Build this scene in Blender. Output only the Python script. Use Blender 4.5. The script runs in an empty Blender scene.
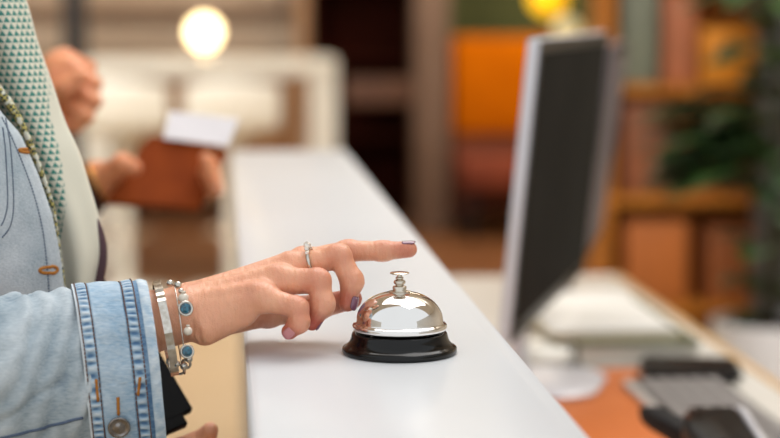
import bpy, bmesh, math, random
import numpy as np
from mathutils import Vector, Matrix, noise
from mathutils.bvhtree import BVHTree

random.seed(4)
sc = bpy.context.scene
COL = sc.collection
PI = math.pi

# ---------------------------------------------------------------- camera
FPX = 1842.0
CAMZ = 1.308
TOP = 1.05            # customer ledge
DESK = 0.79           # work surface behind it
PITCH = math.atan(214 / FPX)
YAW = math.atan(169 / FPX * math.cos(PITCH))
Fw = Vector((math.sin(YAW) * math.cos(PITCH), math.cos(YAW) * math.cos(PITCH), -math.sin(PITCH)))
Rt = Vector((math.cos(YAW), -math.sin(YAW), 0))
Up = Rt.cross(Fw)
CAM = Vector((0, 0, CAMZ))
cam_d = bpy.data.cameras.new('camera')
cam = bpy.data.objects.new('camera', cam_d)
COL.objects.link(cam)
cam.matrix_world = Matrix(((Rt.x, Up.x, -Fw.x, 0), (Rt.y, Up.y, -Fw.y, 0), (Rt.z, Up.z, -Fw.z, CAMZ), (0, 0, 0, 1)))
cam_d.sensor_width = 36.0
cam_d.lens = FPX / 780 * 36.0
cam_d.clip_start = 0.05
cam_d.dof.use_dof = True
cam_d.dof.focus_distance = 1.375
cam_d.dof.aperture_fstop = 3.4
sc.camera = cam

def ray(px, py):
    return (Fw + Rt * ((px - 390) / FPX) + Up * ((219 - py) / FPX))
def P(px, py, Y):
    d = ray(px, py)
    return CAM + d * (Y / d.y)
def PZ(px, py, z):
    d = ray(px, py)
    return CAM + d * ((z - CAMZ) / d.z)

# ---------------------------------------------------------------- world, lights, exposure
w = bpy.data.worlds.new('world')
sc.world = w
w.use_nodes = True
bg = w.node_tree.nodes['Background']
bg.inputs[0].default_value = (0.95, 0.98, 1.0, 1)
bg.inputs[1].default_value = 1.12
sc.view_settings.view_transform = 'Standard'
sc.view_settings.look = 'None'
sc.view_settings.gamma = 1
sc.view_settings.use_curve_mapping = False
sc.view_settings.exposure = -0.2

def area(name, loc, target, sx, sy, power, color):
    l = bpy.data.lights.new(name, 'AREA')
    l.shape = 'RECTANGLE'; l.size = sx; l.size_y = sy
    l.energy = power; l.color = color
    o = bpy.data.objects.new(name, l)
    o.location = loc
    o.rotation_euler = (Vector(target) - Vector(loc)).to_track_quat('-Z', 'Y').to_euler()
    COL.objects.link(o)
    return o
area('added_area_light', (0.5, 2.35, 2.95), (0.4, 2.2, 0), 1.9, 1.9, 60, (1.0, 0.985, 0.975))  # area light added over counter and hand; no real fixture known there
area('added_area_light', (-1.2, 6.2, 2.95), (-1.1, 9.6, 0.6), 2.0, 1.4, 215, (1, 0.96, 0.91))  # added fill, aimed at the bar table and stools
area('added_area_light', (1.6, 3.3, 2.95), (1.7, 5.4, 0.9), 1.0, 1.0, 84, (1, 0.95, 0.86))  # added fill, aimed at the wooden shelf and planter
area('added_area_light', (1.6, 9.6, 2.95), (1.6, 9.9, 0), 1.6, 1.2, 90, (1, 0.86, 0.68))  # added warm fill for the back right of the room

# ---------------------------------------------------------------- helpers
def srgb(r, g, b):
    f = lambda c: (c / 255 / 12.92) if c / 255 <= 0.04045 else ((c / 255 + 0.055) / 1.055) ** 2.4
    return (f(r), f(g), f(b), 1)

def mat(name, rgb, rough=0.5, metal=0.0, rgb2=None, scale=8.0, bump=0.0, bscale=60.0, stretch=(1, 1, 1), emit=None, es=0.0, coat=0.0, sss=0.0, spec=None, detail=3.0):
    m = bpy.data.materials.new(name)
    m.use_nodes = True
    nt = m.node_tree; N = nt.nodes; L = nt.links
    b = N['Principled BSDF']
    b.inputs['Base Color'].default_value = srgb(*rgb)
    b.inputs['Roughness'].default_value = rough
    b.inputs['Metallic'].default_value = metal
    if spec is not None: b.inputs['Specular IOR Level'].default_value = spec
    if coat: b.inputs['Coat Weight'].default_value = coat; b.inputs['Coat Roughness'].default_value = 0.08
    if sss:
        b.inputs['Subsurface Weight'].default_value = sss
        b.inputs['Subsurface Radius'].default_value = (1.0, 0.32, 0.16)
        b.inputs['Subsurface Scale'].default_value = 0.006
    tc = N.new('ShaderNodeTexCoord'); mp = N.new('ShaderNodeMapping')
    mp.inputs['Scale'].default_value = stretch
    L.new(tc.outputs['Object'], mp.inputs['Vector'])
    if rgb2:
        n = N.new('ShaderNodeTexNoise'); n.inputs['Scale'].default_value = scale; n.inputs['Detail'].default_value = detail
        cr = N.new('ShaderNodeValToRGB')
        cr.color_ramp.elements[0].position = 0.3; cr.color_ramp.elements[1].position = 0.7
        cr.color_ramp.elements[0].color = srgb(*rgb); cr.color_ramp.elements[1].color = srgb(*rgb2)
        L.new(mp.outputs[0], n.inputs['Vector']); L.new(n.outputs['Fac'], cr.inputs[0]); L.new(cr.outputs[0], b.inputs['Base Color'])
    if bump:
        n2 = N.new('ShaderNodeTexNoise'); n2.inputs['Scale'].default_value = bscale; n2.inputs['Detail'].default_value = 4
        bp = N.new('ShaderNodeBump'); bp.inputs['Strength'].default_value = bump; bp.inputs['Distance'].default_value = 0.002
        L.new(mp.outputs[0], n2.inputs['Vector']); L.new(n2.outputs['Fac'], bp.inputs['Height']); L.new(bp.outputs[0], b.inputs['Normal'])
    if emit:
        b.inputs['Emission Color'].default_value = srgb(*emit); b.inputs['Emission Strength'].default_value = es
    return m

def link_mesh(name, me, m, parent=None, smooth=True):
    o = bpy.data.objects.new(name, me)
    COL.objects.link(o)
    if m is not None: me.materials.append(m)
    if smooth:
        for p in me.polygons: p.use_smooth = True
    if parent is not None:
        bpy.context.view_layer.update() if False else None
        o.parent = parent
        o.matrix_parent_inverse = world_of(parent).inverted()
    return o
def world_of(o):
    mtx = Matrix.LocRotScale(o.location, o.rotation_euler, o.scale)
    if o.parent: return world_of(o.parent) @ o.matrix_parent_inverse @ mtx
    return mtx

def obj(name, bm, m, parent=None, smooth=True, auto=None, bevel=None):
    bmesh.ops.recalc_face_normals(bm, faces=bm.faces[:])
    me = bpy.data.meshes.new(name)
    bm.to_mesh(me); bm.free()
    o = link_mesh(name, me, m, parent, smooth)
    if auto is not None:
        for e in me.edges: pass
        me.set_sharp_from_angle(angle=math.radians(auto))
    if bevel:
        md = o.modifiers.new('bevel', 'BEVEL'); md.width = bevel; md.segments = 3; md.limit_method = 'ANGLE'
    return o

def thing(name, label, cat, loc, rz=0, group=None):
    o = bpy.data.objects.new(name, None)
    COL.objects.link(o)
    o.empty_display_size = 0.05
    o.location = loc; o.rotation_euler = (0, 0, rz)
    tag(o, label, cat, group)
    return o
def tag(o, label=None, cat=None, group=None, kind=None):
    if label: o['label'] = label
    if cat: o['category'] = cat
    if group: o['group'] = group
    if kind: o['kind'] = kind
    return o

def box(bm, x0, x1, y0, y1, z0, z1, mtx=None):
    vs = [bm.verts.new((x, y, z)) for x in (x0, x1) for y in (y0, y1) for z in (z0, z1)]
    for f in ((0, 1, 3, 2), (4, 6, 7, 5), (0, 4, 5, 1), (2, 3, 7, 6), (0, 2, 6, 4), (1, 5, 7, 3)):
        bm.faces.new([vs[i] for i in f])
    if mtx is not None:
        for v in vs: v.co = mtx @ v.co
    return vs
def boxobj(name, dims, m, parent=None, bevel=0.0, mtx=None):
    bm = bmesh.new(); box(bm, *dims, mtx=mtx)
    if bevel: bmesh.ops.bevel(bm, geom=bm.edges[:], offset=bevel, segments=3, affect='EDGES', profile=0.5)
    return obj(name, bm, m, parent, smooth=bool(bevel), auto=35 if bevel else None)

def lathe(bm, prof, c=(0, 0, 0), n=64, axis=None):
    c = Vector(c); rings = []
    M = Matrix.Identity(3) if axis is None else Vector(axis).to_track_quat('Z', 'Y').to_matrix()
    for r, z in prof:
        if r <= 1e-6: rings.append([bm.verts.new(c + M @ Vector((0, 0, z)))])
        else: rings.append([bm.verts.new(c + M @ Vector((r * math.cos(2 * PI * i / n), r * math.sin(2 * PI * i / n), z))) for i in range(n)])
    for A, B in zip(rings, rings[1:]):
        for i in range(n):
            j = (i + 1) % n
            if len(A) == 1 and len(B) == 1: continue
            if len(A) == 1: bm.faces.new((A[0], B[i], B[j]))
            elif len(B) == 1: bm.faces.new((A[i], A[j], B[0]))
            else: bm.faces.new((A[i], A[j], B[j], B[i]))
def loft(bm, rings, closed=True, cap=True, uv=None):
    vs = [[bm.verts.new(p) for p in r] for r in rings]
    lay = bm.loops.layers.uv.verify() if uv else None
    for i, (A, B) in enumerate(zip(vs, vs[1:])):
        n = len(A)
        for k in range(n if closed else n - 1):
            j = (k + 1) % n
            f = bm.faces.new((A[k], A[j], B[j], B[k]))
            if uv:
                for lp, (ii, kk) in zip(f.loops, ((i, k), (i, k + 1), (i + 1, k + 1), (i + 1, k))):
                    lp[lay].uv = uv(ii, kk)
    if cap and closed:
        bm.faces.new(vs[0]); bm.faces.new(vs[-1])
    return vs
def frames(pts):
    out = []; prev = None
    for i, p in enumerate(pts):
        t = (pts[min(i + 1, len(pts) - 1)] - pts[max(i - 1, 0)]).normalized()
        if prev is None:
            a = Vector((0, 0, 1)) if abs(t.z) < 0.9 else Vector((0, 1, 0))
            n = (a - t * a.dot(t)).normalized()
        else:
            n = (prev - t * prev.dot(t)).normalized()
        prev = n
        out.append((p, t, n, t.cross(n)))
    return out
def tube(bm, pts, r, n=10, closed=False):
    pts = [Vector(p) for p in pts]
    rs = r if isinstance(r, (list, tuple)) else [r] * len(pts)
    rings = []
    for (p, t, a, b), rr in zip(frames(pts), rs):
        rings.append([p + a * (rr * math.cos(2 * PI * k / n)) + b * (rr * math.sin(2 * PI * k / n)) for k in range(n)])
    if closed: rings.append(rings[0][:])
    loft(bm, rings, True, not closed)
def ball(bm, c, r, sub=2, scale=(1, 1, 1)):
    res = bmesh.ops.create_icosphere(bm, subdivisions=sub, radius=r)
    for v in res['verts']:
        v.co = Vector((v.co.x * scale[0], v.co.y * scale[1], v.co.z * scale[2])) + Vector(c)
def catmull(pts, m=6):
    pts = [Vector(p) for p in pts]; out = []
    for i in range(len(pts) - 1):
        p0, p1, p2, p3 = pts[max(i - 1, 0)], pts[i], pts[i + 1], pts[min(i + 2, len(pts) - 1)]
        for k in range(m):
            t = k / m
            out.append(0.5 * ((2 * p1) + (p2 - p0) * t + (2 * p0 - 5 * p1 + 4 * p2 - p3) * t * t + (3 * p1 - p0 - 3 * p2 + p3) * t ** 3))
    out.append(pts[-1]); return out
def lerp_tab(tab, x):
    if x <= tab[0][0]: return tab[0][1]
    for (a, va), (b, vb) in zip(tab, tab[1:]):
        if x <= b:
            t = (x - a) / (b - a); return va + (vb - va) * t
    return tab[-1][1]

# implicit bodies: round cones and ellipsoids blended, then meshed once as a single surface
def smin(a, b, k):
    h = np.clip(0.5 + 0.5 * (b - a) / k, 0, 1)
    return b + (a - b) * h - k * h * (1 - h)
def d_cone(X, a, b, r1, r2):
    a = np.array(a); ab = np.array(b) - a
    q = X - a
    h = np.clip((q @ ab) / max(ab @ ab, 1e-12), 0, 1)
    return np.linalg.norm(q - h[..., None] * ab, axis=-1) - (r1 + (r2 - r1) * h)
def d_ell(X, c, r, rot=None):
    q = X - np.array(c)
    if rot is not None: q = q @ np.array(rot)
    r = np.array(r)
    return (np.linalg.norm(q / r, axis=-1) - 1) * r.min()
def chain(X, pts, rs, k):
    d = None
    for i in range(len(pts) - 1):
        e = d_cone(X, pts[i], pts[i + 1], rs[i], rs[i + 1])
        d = e if d is None else smin(d, e, k)
    return d
def nets(f, lo, hi, h):
    lo = np.array(lo); n = np.ceil((np.array(hi) - lo) / h).astype(int) + 1
    ax = [lo[i] + h * np.arange(n[i]) for i in range(3)]
    V = np.empty(tuple(n), dtype=np.float32)
    for s in range(0, n[0], 16):
        G = np.stack(np.meshgrid(ax[0][s:s + 16], ax[1], ax[2], indexing='ij'), -1)
        V[s:s + 16] = f(G)
    S = V < 0
    cnt = np.zeros(tuple(n - 1)); pos = np.zeros(tuple(n - 1) + (3,))
    edges = []
    for a in range(3):
        sl0 = [slice(None)] * 3; sl1 = [slice(None)] * 3
        sl0[a] = slice(0, -1); sl1[a] = slice(1, None)
        v0, v1 = V[tuple(sl0)], V[tuple(sl1)]
        cr = S[tuple(sl0)] != S[tuple(sl1)]
        idx = np.argwhere(cr)
        t = v0[cr] / (v0[cr] - v1[cr])
        p = idx.astype(float); p[:, a] += t
        o1, o2 = [i for i in range(3) if i != a]
        for d1 in (0, -1):
            for d2 in (0, -1):
                c = idx.copy(); c[:, o1] += d1; c[:, o2] += d2
                ok = np.all((c >= 0) & (c < np.array(cnt.shape)), axis=1)
                np.add.at(cnt, tuple(c[ok].T), 1); np.add.at(pos, tuple(c[ok].T), p[ok])
        edges.append((a, idx, S[tuple(sl0)][cr]))
    used = cnt > 0
    ids = -np.ones(cnt.shape, dtype=int); ids[used] = np.arange(used.sum())
    verts = lo + h * (pos[used] / cnt[used][:, None])
    faces = []
    for a, idx, inside in edges:
        o1, o2 = (a + 1) % 3, (a + 2) % 3
        ok = (idx[:, o1] > 0) & (idx[:, o2] > 0) & (idx[:, o1] < cnt.shape[o1]) & (idx[:, o2] < cnt.shape[o2])
        idx, ins = idx[ok], inside[ok]
        q = []
        for d1, d2 in ((0, 0), (-1, 0), (-1, -1), (0, -1)):
            c = idx.copy(); c[:, o1] += d1; c[:, o2] += d2
            q.append(ids[tuple(c.T)])
        q = np.stack(q, 1)
        q[~ins] = q[~ins][:, ::-1]
        faces.append(q)
    faces = np.concatenate(faces)
    return verts, faces[:, ::-1]
def np_mesh(name, parts):
    vs = np.concatenate([p[0] for p in parts]); off = 0; fs = []
    for v, f in parts: fs.append(f + off); off += len(v)
    fs = np.concatenate(fs)
    me = bpy.data.meshes.new(name)
    me.from_pydata(vs.tolist(), [], fs.tolist()); me.validate()
    return me

# ---------------------------------------------------------------- materials
M = {}
M['counter'] = mat('white_solid_surface', (217, 220, 223), 0.30, rgb2=(220, 223, 226), scale=4, spec=0.36)
M['panel_white'] = mat('white_laminate', (226, 222, 215), 0.4, rgb2=(230, 227, 221), scale=3)
M['floor'] = mat('tan_floor_lit', (192, 168, 134), 0.35, rgb2=(202, 178, 144), scale=1.6)  # near floor made paler: brighter light there is put into the colour
M['floor_wood'] = mat('brown_floor', (128, 84, 50), 0.4, rgb2=(112, 70, 40), scale=2.5, stretch=(6, 0.6, 1))
M['wall_w'] = mat('pale_plaster', (232, 208, 180), 0.85, rgb2=(236, 214, 188), scale=2)
M['wall_tan'] = mat('light_wall', (222, 218, 210), 0.8, rgb2=(214, 210, 202), scale=2)
M['wall_side'] = mat('cream_wall', (226, 220, 210), 0.85, rgb2=(220, 214, 203), scale=2)
M['ceil'] = mat('ceiling_white', (236, 233, 228), 0.9, rgb2=(232, 229, 223), scale=2)
M['black'] = mat('black_plastic', (11, 11, 12), 0.35, rgb2=(14, 14, 15), scale=30, spec=0.22)
M['soft_black'] = mat('soft_black_plastic', (20, 20, 22), 0.55, rgb2=(25, 25, 27), scale=60, spec=0.2)
M['enamel'] = mat('black_enamel', (5, 5, 6), 0.14, rgb2=(7, 7, 8), scale=30, spec=0.35)
M['chrome'] = mat('chrome', (232, 230, 228), 0.035, 1.0, rgb2=(238, 237, 235), scale=20)
M['brushed'] = mat('worn_nickel', (205, 196, 182), 0.2, 1.0, rgb2=(216, 208, 196), scale=200)
M['silver'] = mat('silver', (214, 210, 202), 0.16, 1.0, rgb2=(190, 184, 174), scale=300)
M['alu'] = mat('light_aluminium', (214, 214, 220), 0.35, 0.35, rgb2=(220, 220, 226), scale=20)
M['screen'] = mat('dark_screen', (51, 50, 47), 0.6, rgb2=(56, 55, 52), scale=5, spec=0.0)
M['screen_grey'] = mat('grey_casing', (112, 104, 112), 0.5, rgb2=(98, 92, 98), scale=5)

def skin_mat(name, base, red):
    m = bpy.data.materials.new(name); m.use_nodes = True
    nt = m.node_tree; N = nt.nodes; L = nt.links; b = N['Principled BSDF']
    b.inputs['Roughness'].default_value = 0.38
    b.inputs['Subsurface Weight'].default_value = 0.22
    b.inputs['Subsurface Radius'].default_value = (1.0, 0.3, 0.15)
    b.inputs['Subsurface Scale'].default_value = 0.005
    tc = N.new('ShaderNodeTexCoord')
    n = N.new('ShaderNodeTexNoise'); n.inputs['Scale'].default_value = 45; n.inputs['Detail'].default_value = 4
    at = N.new('ShaderNodeAttribute'); at.attribute_name = 'flush'
    add = N.new('ShaderNodeMath'); add.operation = 'MULTIPLY_ADD'; add.inputs[1].default_value = 0.6; 
    cr = N.new('ShaderNodeValToRGB')
    cr.color_ramp.elements[0].position = 0.28; cr.color_ramp.elements[1].position = 1.0
    cr.color_ramp.elements[0].color = srgb(*base); cr.color_ramp.elements[1].color = srgb(*red)
    L.new(tc.outputs['Object'], n.inputs['Vector'])
    L.new(n.outputs['Fac'], add.inputs[0]); L.new(at.outputs['Fac'], add.inputs[2]); L.new(add.outputs[0], cr.inputs[0])
    L.new(cr.outputs[0], b.inputs['Base Color'])
    v = N.new('ShaderNodeTexVoronoi'); v.inputs['Scale'].default_value = 900
    n3 = N.new('ShaderNodeTexNoise'); n3.inputs['Scale'].default_value = 160; n3.inputs['Detail'].default_value = 5
    mp = N.new('ShaderNodeMapping'); mp.inputs['Scale'].default_value = (1.6, 0.5, 0.5)
    L.new(tc.outputs['Object'], mp.inputs['Vector']); L.new(mp.outputs[0], n3.inputs['Vector'])
    L.new(tc.outputs['Object'], v.inputs['Vector'])
    mx = N.new('ShaderNodeMath'); mx.operation = 'MULTIPLY_ADD'; mx.inputs[1].default_value = 0.15
    L.new(v.outputs['Distance'], mx.inputs[0]); L.new(n3.outputs['Fac'], mx.inputs[2])
    bp = N.new('ShaderNodeBump'); bp.inputs['Strength'].default_value = 0.7; bp.inputs['Distance'].default_value = 0.0018
    L.new(mx.outputs[0], bp.inputs['Height']); L.new(bp.outputs[0], b.inputs['Normal'])
    return m
M['skin'] = skin_mat('skin', (232, 170, 136), (172, 62, 46))
M['skin2'] = skin_mat('warm_skin', (224, 148, 104), (192, 98, 66))
M['polish'] = mat('mauve_nail_polish', (120, 78, 98), 0.2, rgb2=(128, 84, 104), scale=60, coat=0.5)
M['nail_pink'] = mat('pink_nail_polish', (196, 126, 126), 0.22, rgb2=(188, 118, 120), scale=60, coat=0.5)

def denim_mat(name, dark, light, pale):
    m = bpy.data.materials.new(name); m.use_nodes = True
    nt = m.node_tree; N = nt.nodes; L = nt.links; b = N['Principled BSDF']
    b.inputs['Roughness'].default_value = 0.9
    b.inputs['Specular IOR Level'].default_value = 0.15
    tc = N.new('ShaderNodeTexCoord')
    n = N.new('ShaderNodeTexNoise'); n.inputs['Scale'].default_value = 26; n.inputs['Detail'].default_value = 5; n.inputs['Roughness'].default_value = 0.6
    n2 = N.new('ShaderNodeTexNoise'); n2.inputs['Scale'].default_value = 750; n2.inputs['Detail'].default_value = 2
    mp = N.new('ShaderNodeMapping'); mp.inputs['Scale'].default_value = (0.25, 1, 1)
    L.new(tc.outputs['Object'], n.inputs['Vector']); L.new(tc.outputs['Object'], mp.inputs['Vector']); L.new(mp.outputs[0], n2.inputs['Vector'])
    at = N.new('ShaderNodeAttribute'); at.attribute_name = 'fade'
    a1 = N.new('ShaderNodeMath'); a1.operation = 'MULTIPLY_ADD'; a1.inputs[1].default_value = 0.62
    a2 = N.new('ShaderNodeMath'); a2.operation = 'MULTIPLY_ADD'; a2.inputs[1].default_value = 0.40
    L.new(n.outputs['Fac'], a1.inputs[0]); L.new(at.outputs['Fac'], a1.inputs[2])
    L.new(n2.outputs['Fac'], a2.inputs[0]); L.new(a1.outputs[0], a2.inputs[2])
    cr = N.new('ShaderNodeValToRGB'); e = cr.color_ramp.elements
    e[0].position = 0.35; e[0].color = srgb(*dark)
    e[1].position = 1.0; e[1].color = srgb(*pale)
    k = e.new(0.62); k.color = srgb(*light)
    L.new(a2.outputs[0], cr.inputs[0]); L.new(cr.outputs[0], b.inputs['Base Color'])
    bp = N.new('ShaderNodeBump'); bp.inputs['Strength'].default_value = 0.5; bp.inputs['Distance'].default_value = 0.0008
    L.new(n2.outputs['Fac'], bp.inputs['Height']); L.new(bp.outputs[0], b.inputs['Normal'])
    return m
M['denim'] = denim_mat('light_wash_denim', (98, 118, 138), (162, 176, 185), (208, 216, 221))
M['denim_cuff'] = denim_mat('blue_wash_denim', (84, 118, 154), (154, 181, 203), (218, 227, 233))
M['thread'] = mat('brown_thread', (96, 66, 56), 0.8, rgb2=(116, 82, 64), scale=600)
M['thread_blue'] = mat('navy_thread', (70, 86, 112), 0.8, rgb2=(92, 106, 128), scale=600)
M['thread_o'] = mat('orange_thread', (186, 122, 40), 0.75, rgb2=(160, 98, 30), scale=600)

# ---------------------------------------------------------------- room
def struct(name, bm, m):
    o = obj(name, bm, m, None, smooth=False); o['kind'] = 'structure'; return o
def sbox(name, dims, m):
    bm = bmesh.new(); box(bm, *dims); return struct(name, bm, m)
YB = 12.0
sbox('floor', (-6, 4, -3, 8.2, -0.1, 0), M['floor'])
sbox('floor_back', (-6, 4, 8.2, YB, -0.1, 0), M['floor_wood'])
sbox('ceiling', (-6, 4, 1.4, YB + 0.2, 3.0, 3.1), M['ceil'])  # stops short: invented opening in front lets sky light fall from above
sbox('wall_left', (-6.2, -6, -3, YB + 0.2, 0, 3.0), M['wall_side'])
sbox('wall_right', (4, 4.2, -3, YB + 0.2, 0, 3.0), M['wall_tan'])
M['dark_wall'] = mat('dark_brown_wall', (48, 18, 9), 0.8, rgb2=(38, 13, 6), scale=3, spec=0.05)
M['col'] = mat('grey_brown_column', (104, 80, 64), 0.7, rgb2=(112, 88, 72), scale=4)
xl = P(308, 50, YB).x
sbox('wall_back_left', (-6, xl, YB, YB + 0.2, 0, 3.0), M['wall_w'])
sbox('wall_back_right', (xl, 4, YB, YB + 0.2, 0, 3.0), M['dark_wall'])
x0, x1 = P(416, 100, 10.5).x, P(449, 100, 10.5).x
sbox('wall_column', (x0, x1, 10.5, 10.75, 0, 3.0), M['col'])

# ---------------------------------------------------------------- reception ledge and its body
far = PZ(290, 150, TOP).y
XL = 0.0155; XR = PZ(592, 438, TOP).x
def rounded_slab(bm, x0, x1, y0, y1, z0, z1, r, seg=8):
    pts = []
    for cx, cy, a0 in ((x1 - r, y1 - r, 0), (x0 + r, y1 - r, 90), (x0 + r, y0 + r, 180), (x1 - r, y0 + r, 270)):
        for k in range(seg + 1):
            a = math.radians(a0 + 90 * k / seg)
            pts.append((cx + r * math.cos(a), cy + r * math.sin(a)))
    rings = []
    e = 0.0025
    for z, d in ((z0, e), (z0 + e, 0), (z1 - e, 0), (z1, e)):
        ring = []
        for (x, y) in pts:
            cx, cy = (x0 + x1) / 2, (y0 + y1) / 2
            ring.append((x - math.copysign(d, x - cx), y - math.copysign(d, y - cy), z))
        rings.append(ring)
    loft(bm, rings)
t = thing('reception_counter', 'white reception counter with a long narrow glossy top under the bell', 'counter', ((XL + XR) / 2, 1.6, 0))
bm = bmesh.new(); rounded_slab(bm, XL, XR, -0.95, far, TOP - 0.04, TOP, 0.02)
obj('countertop', bm, M['counter'], t, auto=40)
boxobj('body', (XL + 0.012, XR - 0.012, -0.93, far - 0.02, 0, TOP - 0.04), M['panel_white'], t)

# ---------------------------------------------------------------- bell
BC = PZ(399.5, 352.5, TOP)
t = thing('service_bell', 'chrome domed desk bell on a round black base, standing on the white counter', 'bell', BC)
def mm(prof): return [(r / 1000, z / 1000) for r, z in prof]
bm = bmesh.new()
lathe(bm, mm([(0, 0.0), (41.4, 0), (42.6, 0.5), (43.0, 1.6), (42.9, 4.0), (42.2, 5.0), (40.6, 5.8), (39.0, 7.0), (37.4, 9.2), (36.3, 12.0), (35.7, 14.6), (34.8, 15.8), (32.5, 16.3), (0, 16.4)]), BC, 96)
obj('base', bm, M['enamel'], t, auto=60)
bm = bmesh.new()
dome = [(33.0, 17.6), (34.6, 17.7), (35.3, 18.5), (35.5, 20), (35.3, 21.4), (34.4, 22.3), (33.2, 22.7), (32.6, 23.6)]
for k in range(1, 19):
    a = k / 18 * PI / 2
    dome.append((32.6 * math.cos(a) ** 0.86, 23.6 + 22.6 * math.sin(a) ** 1.0))
dome[-1] = (0, 46.2)
dome += []
lathe(bm, mm(dome), BC, 128)
lathe(bm, mm([(33.0, 17.6), (31.6, 18.2), (31, 23), (28, 34), (18, 42), (0, 44.5)]), BC, 64)
obj('dome', bm, M['chrome'], t, auto=70)
bm = bmesh.new()
lathe(bm, mm([(0, 44.0), (7.8, 45.4), (8.2, 46.3), (5.2, 46.8), (5.0, 47.2), (5.2, 50.0), (4.8, 50.5), (3.4, 50.8), (2.8, 51.3), (3.4, 52.0), (4.4, 53.2), (4.5, 54.6), (3.6, 55.8), (2.2, 56.6), (3.0, 57.3), (2.9, 58.2), (1.8, 59.0), (1.7, 60.6)]), BC, 48)
for v in bm.verts:
    zz_ = v.co.z - BC.z
    if zz_ > .048: v.co.z = BC.z + .048 + (zz_ - .048) * .86
obj('stem', bm, M['brushed'], t, auto=50)
bm = bmesh.new()
lathe(bm, mm([(1.7, 58.6), (5.0, 59.1), (7.0, 59.5), (7.3, 60.0), (6.8, 60.5), (3.5, 61.0), (0, 61.1)]), BC, 48)
obj('plunger_button', bm, M['brushed'], t, auto=60)

# ---------------------------------------------------------------- woman
WX = -0.29; WY = 1.60
woman = thing('person', 'person in a light denim jacket and green patterned scarf reaching over the bell', 'person', (WX, WY, 0))

def V3(*a): return tuple(P(*a))
# right hand, read joint by joint
wrist = V3(186, 313, 1.366)
w_in = V3(150, 322, 1.362)
w_in2 = V3(95, 335, 1.355)
k_i, k_m, k_r, k_p = V3(303, 262, 1.402), V3(294, 268, 1.382), V3(281, 281, 1.362), V3(262, 298, 1.346)
index = [k_i, V3(348, 251, 1.398), V3(383, 251, 1.392), V3(409, 249.5, 1.388)]
middle = [k_m, V3(339, 256, 1.372), V3(352, 281, 1.366), V3(347.5, 303, 1.364)]
ring = [k_r, V3(318, 281, 1.350), V3(323, 304, 1.345), V3(312, 322, 1.348)]
pinky = [k_p, V3(297, 308, 1.334), V3(299, 322, 1.332), V3(289.5, 331.5, 1.335)]
thumb = [V3(215, 318, 1.388), V3(268, 312, 1.405), V3(318, 307, 1.402), V3(352, 299, 1.396)]
def fing(X, pts, rs, k=0.0035):
    d = chain(X, pts, rs, k)
    for p, r in zip(pts[1:-1], rs[1:-1]):
        d = smin(d, np.linalg.norm(X - np.array(p), axis=-1) - r * 1.04, 0.003)
    return d
def hand_f(X):
    palm = None
    for k, r0, r1 in ((k_i, .0150, .0105), (k_m, .0160, .0112), (k_r, .0160, .0112), (k_p, .0150, .0108)):
        a = Vector(wrist) + (Vector(k) - Vector(k_r)) * 0.35
        e = d_cone(X, tuple(a), k, r0 * 1.05, r1)
        palm = e if palm is None else smin(palm, e, 0.010)
    # heel of the hand and thumb pad
    palm = smin(palm, d_cone(X, V3(205, 327, 1.350), V3(243, 313, 1.350), .0138, .0105), 0.006)
    palm = smin(palm, d_cone(X, V3(215, 318, 1.385), V3(262, 310, 1.396), .0150, .0115), 0.010)
    # forearm
    fa = smin(d_cone(X, tuple(Vector(wrist) + Vector((0, 0, .001))), w_in, .0182, .0205), d_cone(X, w_in, w_in2, .0215, .027), 0.01)
    fa = smin(fa, d_cone(X, tuple(Vector(wrist) + Vector((-.004, -.010, .001))), tuple(Vector(w_in) + Vector((0, -.009, 0))), .0150, .0168), 0.008)
    palm = smin(palm, fa, 0.009)
    # knuckles and tendons
    for k, r in ((k_i, .0105), (k_m, .0112), (k_r, .0112), (k_p, .0102)):
        palm = smin(palm, np.linalg.norm(X - np.array(k) - np.array((0, 0, .0015)), axis=-1) - r, 0.004)
    for k, r in ((k_m, .0035), (k_r, .0035), (k_p, .003)):
        a = Vector(wrist) + (Vector(k) - Vector(k_r)) * 0.4 + Vector((.01, -.004, .017))
        b = Vector(k) + Vector((-.006, -.002, .0085))
        palm = smin(palm, d_cone(X, tuple(a), tuple(b), r, r), 0.005)
    fs = [fing(X, index, (.0095, .0082, .0074, .0062)), fing(X, middle, (.0105, .0088, .0084, .0066)),
          fing(X, ring, (.0108, .0090, .0084, .0064)), fing(X, pinky, (.0098, .0080, .0074, .0060)),
          fing(X, thumb, (.0130, .0115, .0095, .0078))]
    f = None
    for d in fs: f = d if f is None else smin(f, d, 0.0012)
    d = smin(palm, f, 0.0045)
    for (ax_, ay_, az_), (bx_, by_, bz_) in ((V3(191, 316, 1.335), V3(196, 342, 1.345)), (V3(195, 322, 1.333), V3(202, 343, 1.343))):
        d = d + .0016 * np.exp(-(d_cone(X, (ax_, ay_, az_), (bx_, by_, bz_), 0, 0) / .0022) ** 2)
    # creases at the joints
    return d
allp = np.array([wrist, w_in2] + index + middle + ring + pinky + thumb)
JO = []
for ch in (index, middle, ring, pinky):
    JO.append((Vector(ch[1]), (Vector(ch[2]) - Vector(ch[0])).normalized(), .0024, .00055))
    JO.append((Vector(ch[2]), (Vector(ch[3]) - Vector(ch[1])).normalized(), .0020, .0004))
def hand_detail(X):
    d = hand_f(X)
    for c, ax, sp_, am in JO:
        q = X - np.array(c); t = q @ np.array(ax); near = np.exp(-(q ** 2).sum(-1) / .011 ** 2)
        g = np.exp(-(t / .0009) ** 2) + .8 * np.exp(-((t - sp_) / .0009) ** 2) + .8 * np.exp(-((t + sp_) / .0009) ** 2)
        d = d + am * g * near * 2
    return d
hv, hf = nets(hand_detail, allp.min(0) - 0.032, allp.max(0) + 0.018, 0.0009)

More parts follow.
